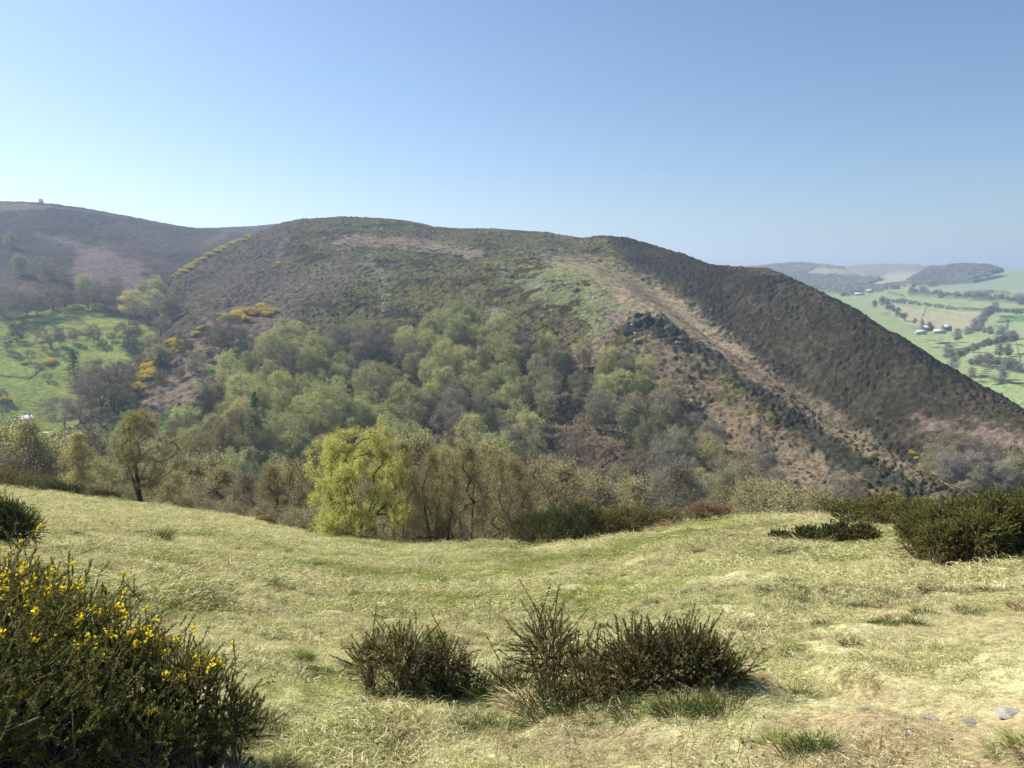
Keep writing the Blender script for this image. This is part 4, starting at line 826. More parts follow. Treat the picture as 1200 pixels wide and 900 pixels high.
# long grasses growing up through and round the foot of the middle clumps
g = np.random.default_rng(78)
for i in range(18):
    px = g.uniform(410, 560) if i < 8 else g.uniform(560, 872); base = 806 if px < 560 else 818+ (px > 640)*24*g.random(); py = base+g.normal()*7
    k = int(g.choice(3, p=[.4, .3, .3])); pr = [STK, RUSH[1], BRK[0]][k]; x, y, z, r = hit(px, py, 3)
    pr.put(x, y, gz(x, y), g.uniform(.6, 1.05), ['long straw grass at the foot of the middle gorse clumps', 'long green grass at the foot of the middle gorse clumps', 'brown dead fronds at the foot of the middle gorse clumps'][k], ['straw grass round the middle clumps', 'green grass round the middle clumps', 'dead fronds round the middle clumps'][k])
for i in range(12):
    px = g.uniform(150, 300); py = 905-(px-150)*.42+g.normal()*8; x, y, z, r = hit(px, min(py, 897), 3); k = i % 3; pr = [RUSH[1], STK, RUSH[0]][k]
    pr.put(x, y, gz(x, y), g.uniform(.4, .65), ['green grass tuft along the foot of the flowering gorse', 'straw grass tuft along the foot of the flowering gorse', 'dark grass tuft along the foot of the flowering gorse'][k], ['green tufts under the flowering gorse', 'straw tufts under the flowering gorse', 'dark tufts under the flowering gorse'][k])
def stalks():
    ps = []
    for k in range(3):
        gg = np.random.default_rng(520+k); n = 7; p = np.concatenate([gg.normal(size=(n, 2))*.12, np.zeros((n, 1))], 1); d = unit(gg.normal(size=(n, 3))*.22+np.array([0, 0, 1.])); m = Mesh().add(ribbons(gg, p, d, .14+.14*gg.random(n), .006, .15, 3)); m.add(leaves(gg, along(gg, p, d, .25, .15, 4, .6), .018, .5)); ps.append(m.build('stalks', LM['dead']))
    gg = np.random.default_rng(99); n = 5200; th = gg.uniform(-.75, .75, n); r = np.sqrt(gg.uniform(9, 60**2, n))*(.35+.65*gg.random(n)); r = np.maximum(r, 3); x = np.sin(th)*r; y = np.cos(th)*r; ok = (r < np.interp(th, _eth, _e[:, 2])+1) & (fbm(x, y, 3, 3, 97) > .47); x, y, r, th = x[ok], y[ok], r[ok], th[ok]; z = near_z(th, r)+near_bumps(x, y, r)
    rot = np.stack([x*0, x*0, gg.random(len(x))*6.28], 1); tag(grass_cloud('dead_stalks_in_grass', ps, np.stack([x, y, z], 1), gg.integers(3, size=len(x)), .6+.7*gg.random(len(x)), rot), 'thin brown dead stalks standing all over the field', 'weeds', kind='stuff')
stalks()
def tussocks():
    ps = []
    for k, (lf_, dr, up) in enumerate([('straw', .8, .8), ('straw', .6, 1.), ('green', .6, .9), ('rush', .5, .9), ('dead', .9, .6)]):
        gg = np.random.default_rng(540+k); n = 230; a = gg.random(n)*6.28; q = .13*np.sqrt(gg.random(n)); p = np.stack([np.cos(a)*q, np.sin(a)*q, q*0-.02], 1); d = unit(np.stack([np.cos(a)*q/.13*.9, np.sin(a)*q/.13*.9, q*0+up], 1)+gg.normal(size=(n, 3))*.3)
        ps.append(Mesh().add(ribbons(gg, p, d, .2*(.4+.8*gg.random(n)), .0055, dr, 3)).build('blades', LM[lf_]))
    gg = np.random.default_rng(98); n = 9000; th = gg.uniform(-.75, .75, n); r = 3+57*gg.random(n)**1.25; x = np.sin(th)*r; y = np.cos(th)*r; px, py = proj(x, y, near_z(th, r)); worn = sst(830, 1000, px)*sst(650, 740, py)
    ok = (r < np.interp(th, _eth, _e[:, 2])+1) & (fbm(x*.5, y, 1.6, 3, 98)-.13*worn > .50); x, y, r, th = x[ok], y[ok], r[ok], th[ok]; z = near_z(th, r)+near_bumps(x, y, r); kk = gg.choice(5, len(x), p=[.30, .17, .22, .15, .16])
    rot = np.stack([gg.normal(size=len(x))*.1, gg.normal(size=len(x))*.1, gg.random(len(x))*6.28], 1); print('tussocks', len(x)); tag(grass_cloud('grass_tussocks', ps, np.stack([x, y, z], 1), kk, (.45+.6*gg.random(len(x)))*(1+.35*sst(15, 40, r)), rot), 'rough little grass tussocks all over the field', 'grass', kind='stuff')
tussocks()
def low_scrub():
    ps = []
    for k, lf_ in enumerate(['rush', 'dead', 'gorsed']):
        gg = np.random.default_rng(560+k); n = 260; a = gg.random(n)*6.28; q = .14*np.sqrt(gg.random(n)); p = np.stack([np.cos(a)*q, np.sin(a)*q, q*0-.02], 1); d = unit(np.stack([np.cos(a)*q/.14, np.sin(a)*q/.14, q*0+.8], 1)+gg.normal(size=(n, 3))*.45)
        ps.append(Mesh().add(ribbons(gg, p, d, .13*(.4+.8*gg.random(n)), .007, .4, 2)).build('sprigs', LM[lf_]))
    gg = np.random.default_rng(199); X = []; K = []; S = []
    for c in range(130):
        th = gg.uniform(-.72, .72); r = 7+38*gg.random()**1.3
        if r > np.interp(th, _eth, _e[:, 2])-2: continue
        n = int(gg.integers(5, 20)); cx, cy = math.sin(th)*r, math.cos(th)*r; w_ = gg.uniform(.25, .9); tilt = gg.normal()*.25
        u = gg.normal(size=n)*w_; v = gg.normal(size=n)*.12; x = cx+u; y = cy+v+u*tilt; X.append(np.stack([x, y], 1)); K.append(np.where(gg.random(n) < .6, gg.integers(3), gg.integers(3, size=n))); S.append(gg.uniform(.5, 1.15, n)*(1+.4*(r > 20)))
    X = np.concatenate(X); K = np.concatenate(K); S = np.concatenate(S); r = np.hypot(X[:, 0], X[:, 1]); z = near_z(np.arctan2(X[:, 0], X[:, 1]), r)+near_bumps(X[:, 0], X[:, 1], r)
    tag(grass_cloud('low_scrub', ps, np.stack([X[:, 0], X[:, 1], z], 1), K, S, np.stack([r*0, r*0, gg.random(len(r))*6.28], 1)), 'low dark scrub and dead bracken in streaks across the field', 'scrub', kind='stuff')
low_scrub()
# ------------------------------------------------------------------ far gorse in flower
def domeP(seed, leaf, top=None, n=1700, ls=.20):
    g = np.random.default_rng(seed); lob_ = [(g.uniform(-1, 1), g.uniform(-1, 1), .2, g.uniform(.7, 1.2), g.uniform(.7, 1.2), g.uniform(.8, 1.3)) for _ in range(5)]; P_ = []
    for (x, y, z, a, b, c) in lob_:
        d = rnd_dirs(g, n//5); d[:, 2] = np.abs(d[:, 2]); P_.append(np.array([x, y, z])+d*np.array([a, b, c])*(.75+.3*g.random((n//5, 1))))
    P_ = np.concatenate(P_); up = P_[:, 2]+g.normal(size=len(P_))*.45 > .72; parts = [('foliage', Mesh().add(leaves(g, P_[~up] if top else P_, ls)).build('foliage', LM[leaf]))]
    if top: parts.append(('flowers', Mesh().add(leaves(g, np.concatenate([P_[up], P_[up]+g.normal(size=P_[up].shape)*.12]), ls*.8)).build('flowers', LM[top])))
    return parts
LM['flowfar'] = leaf_mat('far gorse flower', (.46,.34,.03), (.60,.46,.05), (.70,.56,.11), .3, .15)
GF = [Proto('gorse_bush', 'gorse', domeP(601+i, 'gorsed', 'flowfar'), 1.5) for i in range(3)]
GD = [Proto('gorse_bush', 'gorse', domeP(611+i, 'gorsed'), 1.5) for i in range(2)]
def far_gorse(pts, n, w, h, label, group, protos=GF, seed=0):
    g = np.random.default_rng(seed); pts = np.array(pts, float); L = np.hypot(*np.diff(pts, axis=0).T); cum = np.concatenate([[0], np.cumsum(L)])
    for i in range(n):
        t = (i+g.random())/n*cum[-1]; px = np.interp(t, cum, pts[:, 0])+g.normal()*w*.4; py = np.interp(t, cum, pts[:, 1])+g.normal()*w*.4
        x, y, z, r = hit(px, py, 100)
        protos[i % len(protos)].put(x, y, z-.2, h*(.7+.6*g.random())/1.5, label, group, wide=1.1)
far_gorse([(268,374),(285,368),(300,366),(318,366)], 20, 9, 3.4, 'gorse bush in full yellow flower in the big patch above the large brown tree', 'gorse of the big yellow patch', seed=1)
far_gorse([(203,326),(225,312),(250,298),(275,285),(296,277)], 30, 2.5, 3.6, 'yellow gorse bush on the steep left edge of the main hill', 'gorse along the left edge of the main hill', seed=2)
far_gorse([(148,462),(165,446),(182,430),(196,416),(210,404)], 34, 8, 3.2, 'yellow gorse bush in the diagonal line below the stream wood', 'gorse of the diagonal line', seed=3)
far_gorse([(222,400),(232,390),(241,384)], 6, 5, 2.6, 'yellow gorse bush beside the dark ivy tree above the bracken slope', 'gorse beside the dark ivy tree', seed=4)
far_gorse([(258,371),(264,368)], 2, 2, 2.2, 'small yellow gorse bush left of the big patch', 'two small gorse bushes left of the big patch', seed=5)
far_gorse([(319,316),(326,309)], 3, 1, 2.2, 'small yellow gorse bush high on the left flank of the main hill', 'small gorse high on the left flank', seed=6)
far_gorse([(1066,528),(1075,538)], 3, 2, 1.6, 'yellow gorse bush at the top of the line beside the right gully', 'upper gorse beside the right gully', seed=7)
far_gorse([(1080,548),(1092,556),(1105,564),(1120,572)], 10, 3, 1.7, 'yellow gorse bush in the line beside the right gully', 'gorse beside the right gully', seed=8)
far_gorse([(55,426),(66,427)], 3, 2, 2.6, 'orange flowered gorse bush in the lower pasture', 'gorse in the lower pasture', seed=9)
far_gorse([(0,470),(8,472)], 3, 2, 2.6, 'orange flowered gorse bush by the left picture edge below the pasture', 'gorse by the left picture edge', seed=10)
far_gorse([(88,362),(105,364),(125,366)], 6, 2, 2.4, 'rusty gorse bush along the top of the pasture', 'gorse along the top of the pasture', seed=11)
far_gorse([(28,426),(30,427)], 1, 1, 2, 'small orange gorse bush left of the others in the lower pasture', None, seed=12)
far_gorse([(105,492),(115,480)], 2, 2, 2, 'yellow gorse bush under the tall bare trees', 'gorse under the tall bare trees', seed=13)

# ------------------------------------------------------------------ rocks
def rock_mat(name, a, b):
    m = mat(name); g = N(m, 'NewGeometry'); n = N(m, 'TexNoise'); n.inputs['Scale'].default_value = 7; n.inputs['Detail'].default_value = 8; n.inputs['Roughness'].default_value = .7; Lk(m, g.outputs['Position'], n.inputs['Vector'])
    c = ramp(m, n.outputs['Fac'], [(.32, a), (.5, tuple((x+y)/2 for x, y in zip(a, b))), (.64, b)]); d = N(m, 'BsdfDiffuse'); Lk(m, c, d.inputs[0]); bp = N(m, 'Bump'); bp.inputs['Strength'].default_value = .8; bp.inputs['Distance'].default_value = .02; Lk(m, n.outputs['Fac'], bp.inputs['Height']); Lk(m, bp.outputs[0], d.inputs['Normal']); return out(m, d.outputs[0])
RK = rock_mat('lichened rock', (.08,.07,.06), (.30,.28,.25)); RKD = rock_mat('dark crag rock', (.03,.032,.028), (.11,.115,.095))
import bmesh
def rock_mesh(seed, sub=3, blocky=.5):
    bm = bmesh.new(); bmesh.ops.create_icosphere(bm, subdivisions=sub, radius=1); g = np.random.default_rng(seed); pl = [(rnd_dirs(g, 1)[0], g.uniform(.55, .9)) for _ in range(9)]
    for v in bm.verts:
        c = np.array(v.co)
        for d, h in pl:
            t = c@d
            if t > h: c = c-d*(t-h)*.95
        c = c*(1+.10*(float(fbm(np.array([c[0]*3+9]), np.array([c[1]*3+c[2]*2]), 1, 3, seed)[0])-.5)*2); v.co = c
    me = bpy.data.meshes.new('stone'); bm.to_mesh(me); bm.free(); return me
rm = [rock_mesh(700+i) for i in range(5)]
def rock(px, py, w, h, label, m, rmin=3, k=0, d=None):
    x, y, z, r = hit(px, py, rmin); W = w*r/900; Hh = h*r/900*(.6 if r < 60 else 1); me = rm[k % 5].copy(); me.materials.append(m); o = bpy.data.objects.new('rock', me); link(o)
    o.location = (x, y, gz(x, y)+Hh*.05 if r < 100 else z); o.scale = (W*.5, (d or W*.4), Hh*.6); o.rotation_euler = (.1*k, .08*k, k*1.1); tag(o, label, 'rock')
for i, (px, py, w, h, lb) in enumerate([(1185, 832, 34, 10, 'pale flat rock at the right picture edge'), (1140, 832, 22, 7, 'flat grey rock left of the one at the right edge'), (1093, 826, 24, 7, 'long grey rock with dark cracks, leftmost of the three'), (1010, 832, 16, 6, 'small buff stone sunk in the grass'), (878, 870, 12, 7, 'little grey stone near the bottom, left of the bare patch'), (1000, 886, 14, 6, 'small dark stone at the bottom of the bare patch'), (1026, 893, 16, 6, 'flat pale stone at the bottom edge'), (1187, 700, 18, 4, 'flat rock sunk in the worn ground at right')]):
    rock(px, py, w, h, lb, RK, 3, i)
for i, (px, py, w, h, lb) in enumerate([(742, 380, 22, 15, 'dark blocky crag, left end of the outcrop on the spur'), (756, 376, 20, 13, 'dark crag at the top of the outcrop on the spur'), (772, 378, 16, 12, 'greenish crag at the right of the outcrop top'), (785, 387, 16, 12, 'dark crag stepping down right of the outcrop'), (733, 390, 12, 12, 'dark crag at the lower left of the outcrop'), (797, 397, 12, 9, 'lowest dark crag of the outcrop on the spur')]):
    rock(px, py, w, h, lb, RKD, 150, i)
for i, (px, py, w, h, lb) in enumerate([(436, 305, 7, 4, 'pale rock outcrop high on the main hill'), (447, 336, 6, 5, 'pale rock halfway down the main hill'), (452, 352, 5, 4, 'small pale rock above the wood'), (592, 318, 6, 5, 'small grey outcrop on the heather top'), (105, 263, 3, 4, 'tiny white rock on the far left hill'), (115, 262, 5, 3, 'wider white rock on the far left hill'), (36, 313, 2, 3, 'tiny white stone by the trees of the hazy hillside'), (1020, 389, 3, 2, 'pale stone on the dark right slope'), (705, 279, 7, 3, 'rocky knob on the right of the summit'), (728, 281, 8, 3, 'second rocky knob on the right of the summit'), (885, 319, 5, 2, 'small rocks on the right shoulder skyline')]):
    rock(px, py, w, h, lb, RK if 'pale' in lb or 'white' in lb else RKD, 150, i)

def moor_rocks(poly, n, lo, hi, label, group, m, seed):
    g = np.random.default_rng(seed); a = np.array(poly, float); k = 0
    while k < n:
        px = g.uniform(a[:, 0].min(), a[:, 0].max()); py = g.uniform(a[:, 1].min(), a[:, 1].max())
        if not inside(np.array([px]), np.array([py]), poly)[0]: continue
        x, y, z, r = hit(px, py, 200); me = rm[k % 5]
        if not me.materials: me.materials.append(m)
        o = bpy.data.objects.new('rock', me); link(o); o.location = (x, y, z+.2); s = g.uniform(lo, hi); o.scale = (s, s*g.uniform(.6, 1), s*g.uniform(.4, .9)); o.rotation_euler = (g.normal()*.3, g.normal()*.3, g.random()*6); tag(o, label, 'rock', group); k += 1
RKM = rock_mat('weathered moor rock', (.16,.16,.14), (.40,.40,.36))
moor_rocks([(428,298),(440,298),(458,345),(460,372),(450,372),(440,335)], 16, .6, 1.6, 'pale grey rock in the broken line of scree above the wood', 'rocks of the scree line', RKM, 1)
moor_rocks([(640,330),(690,318),(720,350),(705,388),(680,380)], 18, .5, 1.5, 'grey rock among the pale green turf below the summit', 'rocks in the pale green turf', RKM, 2)
moor_rocks([(730,372),(770,370),(815,402),(800,410),(745,400)], 16, .6, 1.9, 'loose rock below the dark crag outcrop', 'loose rocks below the crag', RKM, 3)
moor_rocks([(310,275),(345,265),(330,310),(310,320)], 10, .6, 1.6, 'rock on the left shoulder of the main hill', 'rocks of the left shoulder', RKM, 4)

g = np.random.default_rng(55)
for i in range(16):
    rock(g.uniform(880, 1195), g.uniform(828, 893), g.uniform(4, 9), g.uniform(3, 5), 'small grey stone half buried in the worn turf at the lower right', RK, 3, i)
for o in [o for o in COL.objects if o.get('label', '').startswith('small grey stone half')]: o['group'] = 'small stones in the worn turf'

# ------------------------------------------------------------------ buildings
def flat_mat(name, c, var=.15, sc=1.5, rough=.8):
    m = mat(name); g = N(m, 'NewGeometry'); n = N(m, 'TexNoise'); n.inputs['Scale'].default_value = sc; n.inputs['Detail'].default_value = 4; Lk(m, g.outputs['Position'], n.inputs['Vector']); cc = ramp(m, n.outputs['Fac'], [(.3, tuple(x*(1-var) for x in c)), (.7, tuple(min(1, x*(1+var)) for x in c))]); b = N(m, 'BsdfPrincipled'); b.inputs['Roughness'].default_value = rough; Lk(m, cc, b.inputs['Base Color']); return out(m, b.outputs[0])
BM = dict(wall=flat_mat('dark stone wall', (.10,.10,.11)), slate=flat_mat('pale slate roof', (.36,.39,.45), rough=.5), white=flat_mat('white render', (.36,.36,.35)), glass=flat_mat('dark window', (.03,.035,.04), rough=.1), wood=flat_mat('painted door', (.12,.10,.08)), brick=flat_mat('brick', (.28,.14,.10)), green=flat_mat('green painted boards', (.28,.36,.20)), tin=flat_mat('barn roof', (.38,.38,.40), rough=.4), shade=flat_mat('painted barn shade', (.06,.07,.09)))
def box(c, s): 
    x, y, z = c; a, b, h = s[0]/2, s[1]/2, s[2]/2; V = np.array([(x+i*a, y+j*b, z+k*h) for k in (-1, 1) for j in (-1, 1) for i in (-1, 1)]); F = np.array([(0,2,3,1),(4,5,7,6),(0,1,5,4),(2,6,7,3),(0,4,6,2),(1,3,7,5)]); return V, F
def part(nm, VFs, m, parent):
    me_ = Mesh()
    for q in VFs: me_.add(q)
    o = bpy.data.objects.new(nm, me_.build(nm, m)); COL.objects.link(o); o.parent = parent; return o
def house(name, px, py, w, d, h, rh, rz, label, wall='white', roof='slate', rmin=60, cat='house', chim=True, win=2):
    x, y, z, r = hit(px, py, rmin); root = bpy.data.objects.new(name, None); COL.objects.link(root); root.location = (x, y, z-.3); root.rotation_euler = (0, 0, rz); tag(root, label, cat)
    V = np.array([(-w/2,-d/2,-1),(w/2,-d/2,-1),(w/2,d/2,-1),(-w/2,d/2,-1),(-w/2,-d/2,h),(w/2,-d/2,h),(w/2,d/2,h),(-w/2,d/2,h),(-w/2,0,h+rh),(w/2,0,h+rh)]); o = bpy.data.objects.new('wall', raw_mesh('wall', V, [np.array([(0,1,5,4),(2,3,7,6),(0,3,2,1)]), np.array([(1,2,6,9,5),(3,0,4,8,7)])], BM[wall])); COL.objects.link(o); o.parent = root
    e = .3; sl = math.atan2(rh, d/2); rf = []
    for s in (-1, 1):
        L = math.hypot(rh, d/2)+.35; Vb, Fb = box((0, 0, 0), (w+2*e, L, .16)); ca, sa = math.cos(sl), math.sin(sl); yy = Vb[:, 1]; zz = Vb[:, 2]; Y = yy*ca; Z = yy*-sa if s > 0 else yy*sa
        Vn = np.stack([Vb[:, 0], Y+s*(d/4+.1), Z+zz+h+rh/2+.1], 1); rf.append((Vn, Fb))
    ro = part('roof', rf, BM[roof], root)
    if chim: part('chimney', [box((w/2-.6, 0, h+rh+.4), (.7, .7, 1.3))], BM['brick'], ro)
    for k in range(win):
        xx = -w/2+w*(k+.5)/win; wo = part('window', [box((xx, -d/2-.03, h*.55), (1.0, .08, 1.1))], BM['glass'], root); part('frame', [box((xx, -d/2-.06, h*.55-.62), (1.3, .14, .12))], BM['white'], wo)
    part('door', [box((w*.08, -d/2-.03, 1.0-.2), (1.0, .1, 2.0))], BM['wood'], root); return root
house('cottage', 30, 500, 6, 5.5, 3.4, 2.4, R(60), 'small dark walled cottage with a pale slate roof in the left valley', 'wall', 'slate')
def shed(px, py):
    x, y, z, r = hit(px, py, 60); root = bpy.data.objects.new('open_shed', None); COL.objects.link(root); root.location = (x, y, z); root.rotation_euler = (0, 0, .1); tag(root, 'long low open shed with a dark opening, right of the cottage', 'shed')
    part('wall', [box((0, 1.6, .6), (7, .15, 3)), box((-3.4, 0, .6), (.15, 3.2, 3)), box((3.4, 0, .6), (.15, 3.2, 3)), box((0, -1.6, .1), (7, .15, 1.2))], BM['green'], root); part('roof', [box((0, 0, 2.2), (7.6, 3.9, .15))], BM['green'], root); part('shade_panel', [box((0, .2, .7), (6.5, .1, 2.6))], BM['shade'], root)  # inner dark panel is painted shade filling the open front
shed(55, 512)
def tank(px, py):
    x, y, z, r = hit(px, py, 60); root = bpy.data.objects.new('water_tank', None); COL.objects.link(root); root.location = (x, y, z); tag(root, 'small white water tank in front of the open shed', 'tank'); V, F = tubes(np.array([[0, 0, 0.]]), np.array([[0, 0, 1.3]]), np.array([.7]), np.array([.7]), 16)
    part('tank_body', [(V, F)], BM['white'], root); part('lid', [box((0, 0, 1.36), (1.2, 1.2, .1))], BM['tin'], root)
tank(61, 516)
house('farm_barn', 1079, 391, 15, 9, 3, 3, .1, 'white barn with a grey roof, left of the far farm', 'white', 'tin', 800, 'barn', False, 3)
house('farm_barn', 1101, 390, 17, 8, 3, 2.5, -.2, 'bright white farm building, right of the far farm', 'white', 'slate', 800, 'barn', False, 3)
house('farm_barn', 1086, 387, 18, 12, 4, 4, .4, 'low grey barn at the back of the far farm', 'wall', 'tin', 800, 'barn', False, 2)
house('farm_house', 1109, 387, 12, 9, 5, 4, .2, 'dark roofed farm house at the right end of the far farm', 'wall', 'tin', 800, 'house', True, 2)
house('farm_house', 1019, 343, 18, 10, 6, 4, .2, 'tiny white house at the foot of the far hills', 'white', 'slate', 800, 'house', True, 2)
house('farm_house', 1007, 346, 26, 10, 5, 3, -.1, 'long tiny white house left of the other at the foot of the far hills', 'white', 'slate', 800, 'house', True, 2)

# ------------------------------------------------------------------ trees of the far farmland
farF = dict(tw=5, twL=1.5, tww=0, lf=3, ls=.75, spread=1.3, tr=.25, bark='dark')
LM['farwood'] = leaf_mat('far bare wood', (.14,.135,.12), (.21,.20,.175), (.29,.275,.24), .25, .25); LM['farhedge'] = leaf_mat('far hedge', (.085,.10,.065), (.12,.14,.09), (.17,.19,.12), .25, .2)  # both leaf colours lightened, so distance haze is painted into them
FT = [Proto('hedgerow_tree', 'tree', [(n_, m_) for n_, m_ in zip(('trunk', 'crown'), tree_meshes(None, 801+i, 12, 12, ntips=60, shape='round', base=.12, leaf=lf, **farF))], 12) for i, lf in enumerate(['farwood', 'farwood', 'farhedge'])]
for px, py, h, k, lb in [(1121, 399, 11, 0, 'lone round tree in the field right of the far farm'), (1089, 387, 8, 2, 'dark tree beside the white barns of the far farm'), (1110, 420, 14, 0, 'bare round tree at the left end of the lower hedge'), (1117, 424, 9, 2, 'dark bush tree beside the bare one in the lower hedge'), (1171, 417, 11, 0, 'left of two round trees standing in the open field'), (1181, 417, 11, 1, 'right of two round trees standing in the open field'), (1172, 449, 14, 1, 'broad pale bare tree in the lowest field'), (1034, 358, 9, 2, 'dark tree where the upper hedges meet'), (1025, 360, 7, 2, 'small dark tree left of the hedge meeting'), (1081, 383, 6, 1, 'small tree behind the far farm'), (1072, 379, 5, 2, 'small bush tree left of the far farm'), (1196, 357, 9, 1, 'dark tree at the right picture edge in the upper fields'), (1118, 432, 12, 1, 'brownish tree at the crest of the dark slope'), (1138, 443, 10, 0, 'bare tree poking over the dark slope')]:
    put_px(FT[k], px, py, h, lb, wide=1.1)
def hedge_line(pts, n, h, label, group, ks=(0, 1, 2), w=.6, seed=0):
    g = np.random.default_rng(seed); pts = np.array(pts, float); L = np.hypot(*np.diff(pts, axis=0).T); cum = np.concatenate([[0], np.cumsum(L)])
    for i in range(n):
        t = (i+.8*g.random())/n*cum[-1]; put_px(FT[ks[i % len(ks)]], np.interp(t, cum, pts[:, 0])+g.normal()*w, np.interp(t, cum, pts[:, 1])+g.normal()*w*.5, h*(.7+.6*g.random()), label, group, wide=1.3)
hedge_line([(1122,420),(1150,407),(1175,402),(1192,399)], 20, 6, 'dark tree in the thick hedge crossing the lower fields', 'trees of the thick lower hedge', (2, 2, 0), .8, 1)
hedge_line([(1138,428),(1155,424),(1175,431),(1198,436)], 18, 8, 'bare tree in the copse below the two round trees', 'trees of the copse in the lower field', (0, 1), 2, 2)
hedge_line([(1138,392),(1146,382),(1155,370),(1166,366)], 16, 7, 'bare tree in the strip of wood right of the far farm', 'trees of the wood strip by the far farm', (0, 1, 0), 2, 3)
hedge_line([(1166,366),(1185,367),(1200,369)], 8, 3.5, 'small hedge tree in the field right of the wood strip', 'small hedge trees right of the wood strip', (2,), .5, 4)
hedge_line([(1142,388),(1162,392),(1190,396)], 10, 6, 'pale bare tree along the field right of the far farm', 'pale bare trees right of the far farm', (0, 1), 1, 5)
hedge_line([(1035,360),(1048,366),(1062,375)], 11, 4.5, 'round bush tree on the slope left of the far farm', 'bush trees left of the far farm', (2,), 2, 6)
hedge_line([(1065,344),(1090,347),(1120,350),(1150,351),(1175,354),(1192,355)], 42, 5.5, 'tree in the long belt of wood across the upper fields', 'trees of the long belt across the upper fields', (0, 1, 0), 1.4, 7)
hedge_line([(1040,354),(1060,356),(1080,358)], 12, 2.6, 'hedge tree below the upper green field', 'hedge trees below the upper green field', (2,), .4, 8)
hedge_line([(1082,358),(1105,362),(1125,364)], 10, 2.6, 'scattered hedge tree above the tan field', 'scattered hedge trees above the tan field', (2, 0), .5, 9)
hedge_line([(1158,313),(1166,311),(1172,313),(1180,316)], 7, 3, 'tiny tree on the skyline of the far wooded hill', 'skyline trees of the far wooded hill', (0,), .5, 10)
hedge_line([(992,347),(1010,343),(1030,341),(1060,337)], 22, 4, 'tree in the belt at the foot of the far hills', 'trees at the foot of the far hills', (0, 1), 1.2, 11)
# woods on the far hills that read as one mass
def distant_wood():
    g = np.random.default_rng(12); m = Mesh(); polys = [([(1085,334),(1092,318),(1115,311),(1150,311),(1172,314),(1160,322),(1125,332)], 420, 800), ([(905,324),(940,326),(980,322),(1030,328),(1000,340),(985,345),(930,340)], 380, 800), ([(862,317),(885,315),(905,312),(930,309),(900,318)], 120, 800)]; cs = []
    for poly, n, rm_ in polys:
        a = np.array(poly); k = 0
        while k < n:
            px = g.uniform(a[:, 0].min(), a[:, 0].max()); py = g.uniform(a[:, 1].min(), a[:, 1].max())
            if not inside(np.array([px]), np.array([py]), poly)[0]: continue
            x, y, z, r = hit(px, py, rm_); cs.append((x, y, z)); k += 1
    cs = np.array(cs); c = np.repeat(cs, 26, 0); d = rnd_dirs(g, len(c)); c = c+d*(7, 7, 6)+np.array([0, 0, 6.]); m.add(leaves(g, c, 4.2, .8)); o = bpy.data.objects.new('distant_wood', m.build('distant_wood', LM['farwood'])); tag(link(o), 'hazy blue woods covering the far hills on the right', 'woodland', kind='stuff')
distant_wood()
# undergrowth on the floor of the near wood
def undergrowth():
    g = np.random.default_rng(13); n = 60000; th = np.arctan((g.uniform(140, 1080, n)-600)/900); r = np.sqrt(g.uniform(160**2, 560**2, n)); x = np.sin(th)*r; y = np.cos(th)*r; z = hz(th, r); px, py = proj(x, y, z); ok = inside(px, py, WOOD) & (fbm(x, y, 18, 3, 83) > .46)
    c = np.stack([x, y, z+.2+1.0*g.random(n)], 1)[ok]; c = np.repeat(c, 3, 0)+g.normal(size=(ok.sum()*3, 3))*(.8, .8, .5); m = Mesh().add(leaves(g, c, .55, .7)); o = bpy.data.objects.new('undergrowth', m.build('undergrowth', LM['olive'])); tag(link(o), 'low scrub on the floor of the wood on the facing slope', 'undergrowth', kind='stuff')
undergrowth()
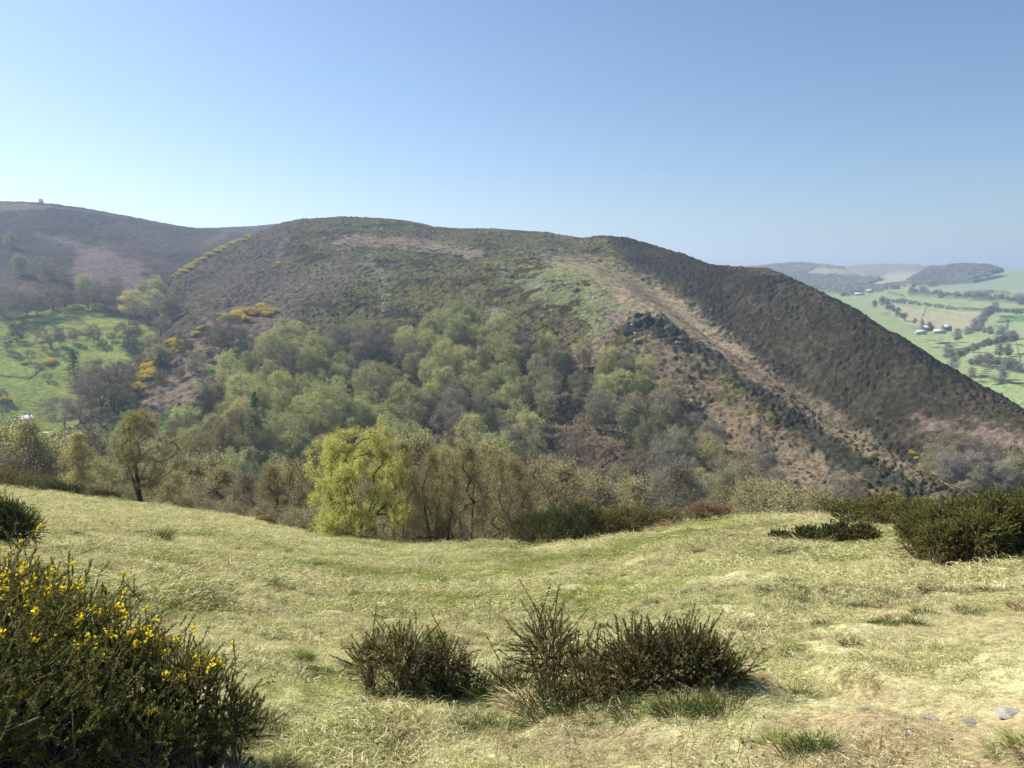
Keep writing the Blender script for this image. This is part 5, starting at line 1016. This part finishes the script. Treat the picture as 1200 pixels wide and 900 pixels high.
# ------------------------------------------------------------------ air, sky and sun
SUN_AZ, SUN_EL = 60, 42                             # degrees left of the view, above the horizon
def build_sky():
    w = bpy.data.worlds.new('World'); SC.world = w; w.use_nodes = True; nt = w.node_tree; nt.nodes.clear()
    s = nt.nodes.new('ShaderNodeTexSky'); s.sky_type = 'NISHITA'; s.sun_disc = False
    s.sun_elevation = R(SUN_EL); s.sun_rotation = R(-SUN_AZ); s.altitude = 300; s.air_density = 1.0; s.dust_density = SKY_DUST; s.ozone_density = 4.8
    b = nt.nodes.new('ShaderNodeBackground'); b.inputs[1].default_value = SKY_STR
    o = nt.nodes.new('ShaderNodeOutputWorld'); nt.links.new(s.outputs[0], b.inputs[0]); nt.links.new(b.outputs[0], o.inputs[0])
    L = bpy.data.lights.new('sun', 'SUN'); L.energy = SUN_STR; L.angle = R(.53); L.color = (1, .955, .88)
    lo = bpy.data.objects.new('sun', L); COL.objects.link(lo)
    a, e = R(SUN_AZ), R(SUN_EL)
    d = Vector((-math.sin(a)*math.cos(e), math.cos(a)*math.cos(e), math.sin(e)))
    lo.rotation_euler = d.to_track_quat('Z', 'Y').to_euler(); lo.location = d*60
def build_haze():
    x0, x1, y0, y1, z0, z1 = -4200, 8200, -60, 8300, -330, 220
    V = np.array([(x, y, z) for z in (z0, z1) for y in (y0, y1) for x in (x0, x1)])
    F = np.array([(0,2,3,1),(4,5,7,6),(0,1,5,4),(2,6,7,3),(0,4,6,2),(1,3,7,5)])
    m = mat('haze'); v = N(m, 'VolumePrincipled'); v.inputs['Color'].default_value = HAZE_COL; v.inputs['Density'].default_value = HAZE_D; v.inputs['Anisotropy'].default_value = HAZE_G
    o = N(m, 'OutputMaterial'); Lk(m, v.outputs[0], o.inputs[1])
    tag(link(bpy.data.objects.new('haze', raw_mesh('haze', V, F, m))), kind='stuff', label='pale blue haze filling the air over the valley', cat='haze')
SKY_STR, SUN_STR, SKY_DUST = .058, 5.0, 1.0
HAZE_D, HAZE_G, HAZE_COL = 1.5e-4, .33, (.57,.75,1,1)
build_sky(); build_haze()
vs = SC.view_settings; vs.view_transform = 'Standard'; vs.look = 'None'; vs.gamma = 1; vs.exposure = 1.18; vs.use_curve_mapping = False
SC.cycles.volume_bounces = 0; SC.cycles.max_bounces = 8; SC.cycles.diffuse_bounces = 6; SC.cycles.transparent_max_bounces = 4; SC.cycles.volume_max_steps = 64
SC.cycles.use_denoising = True
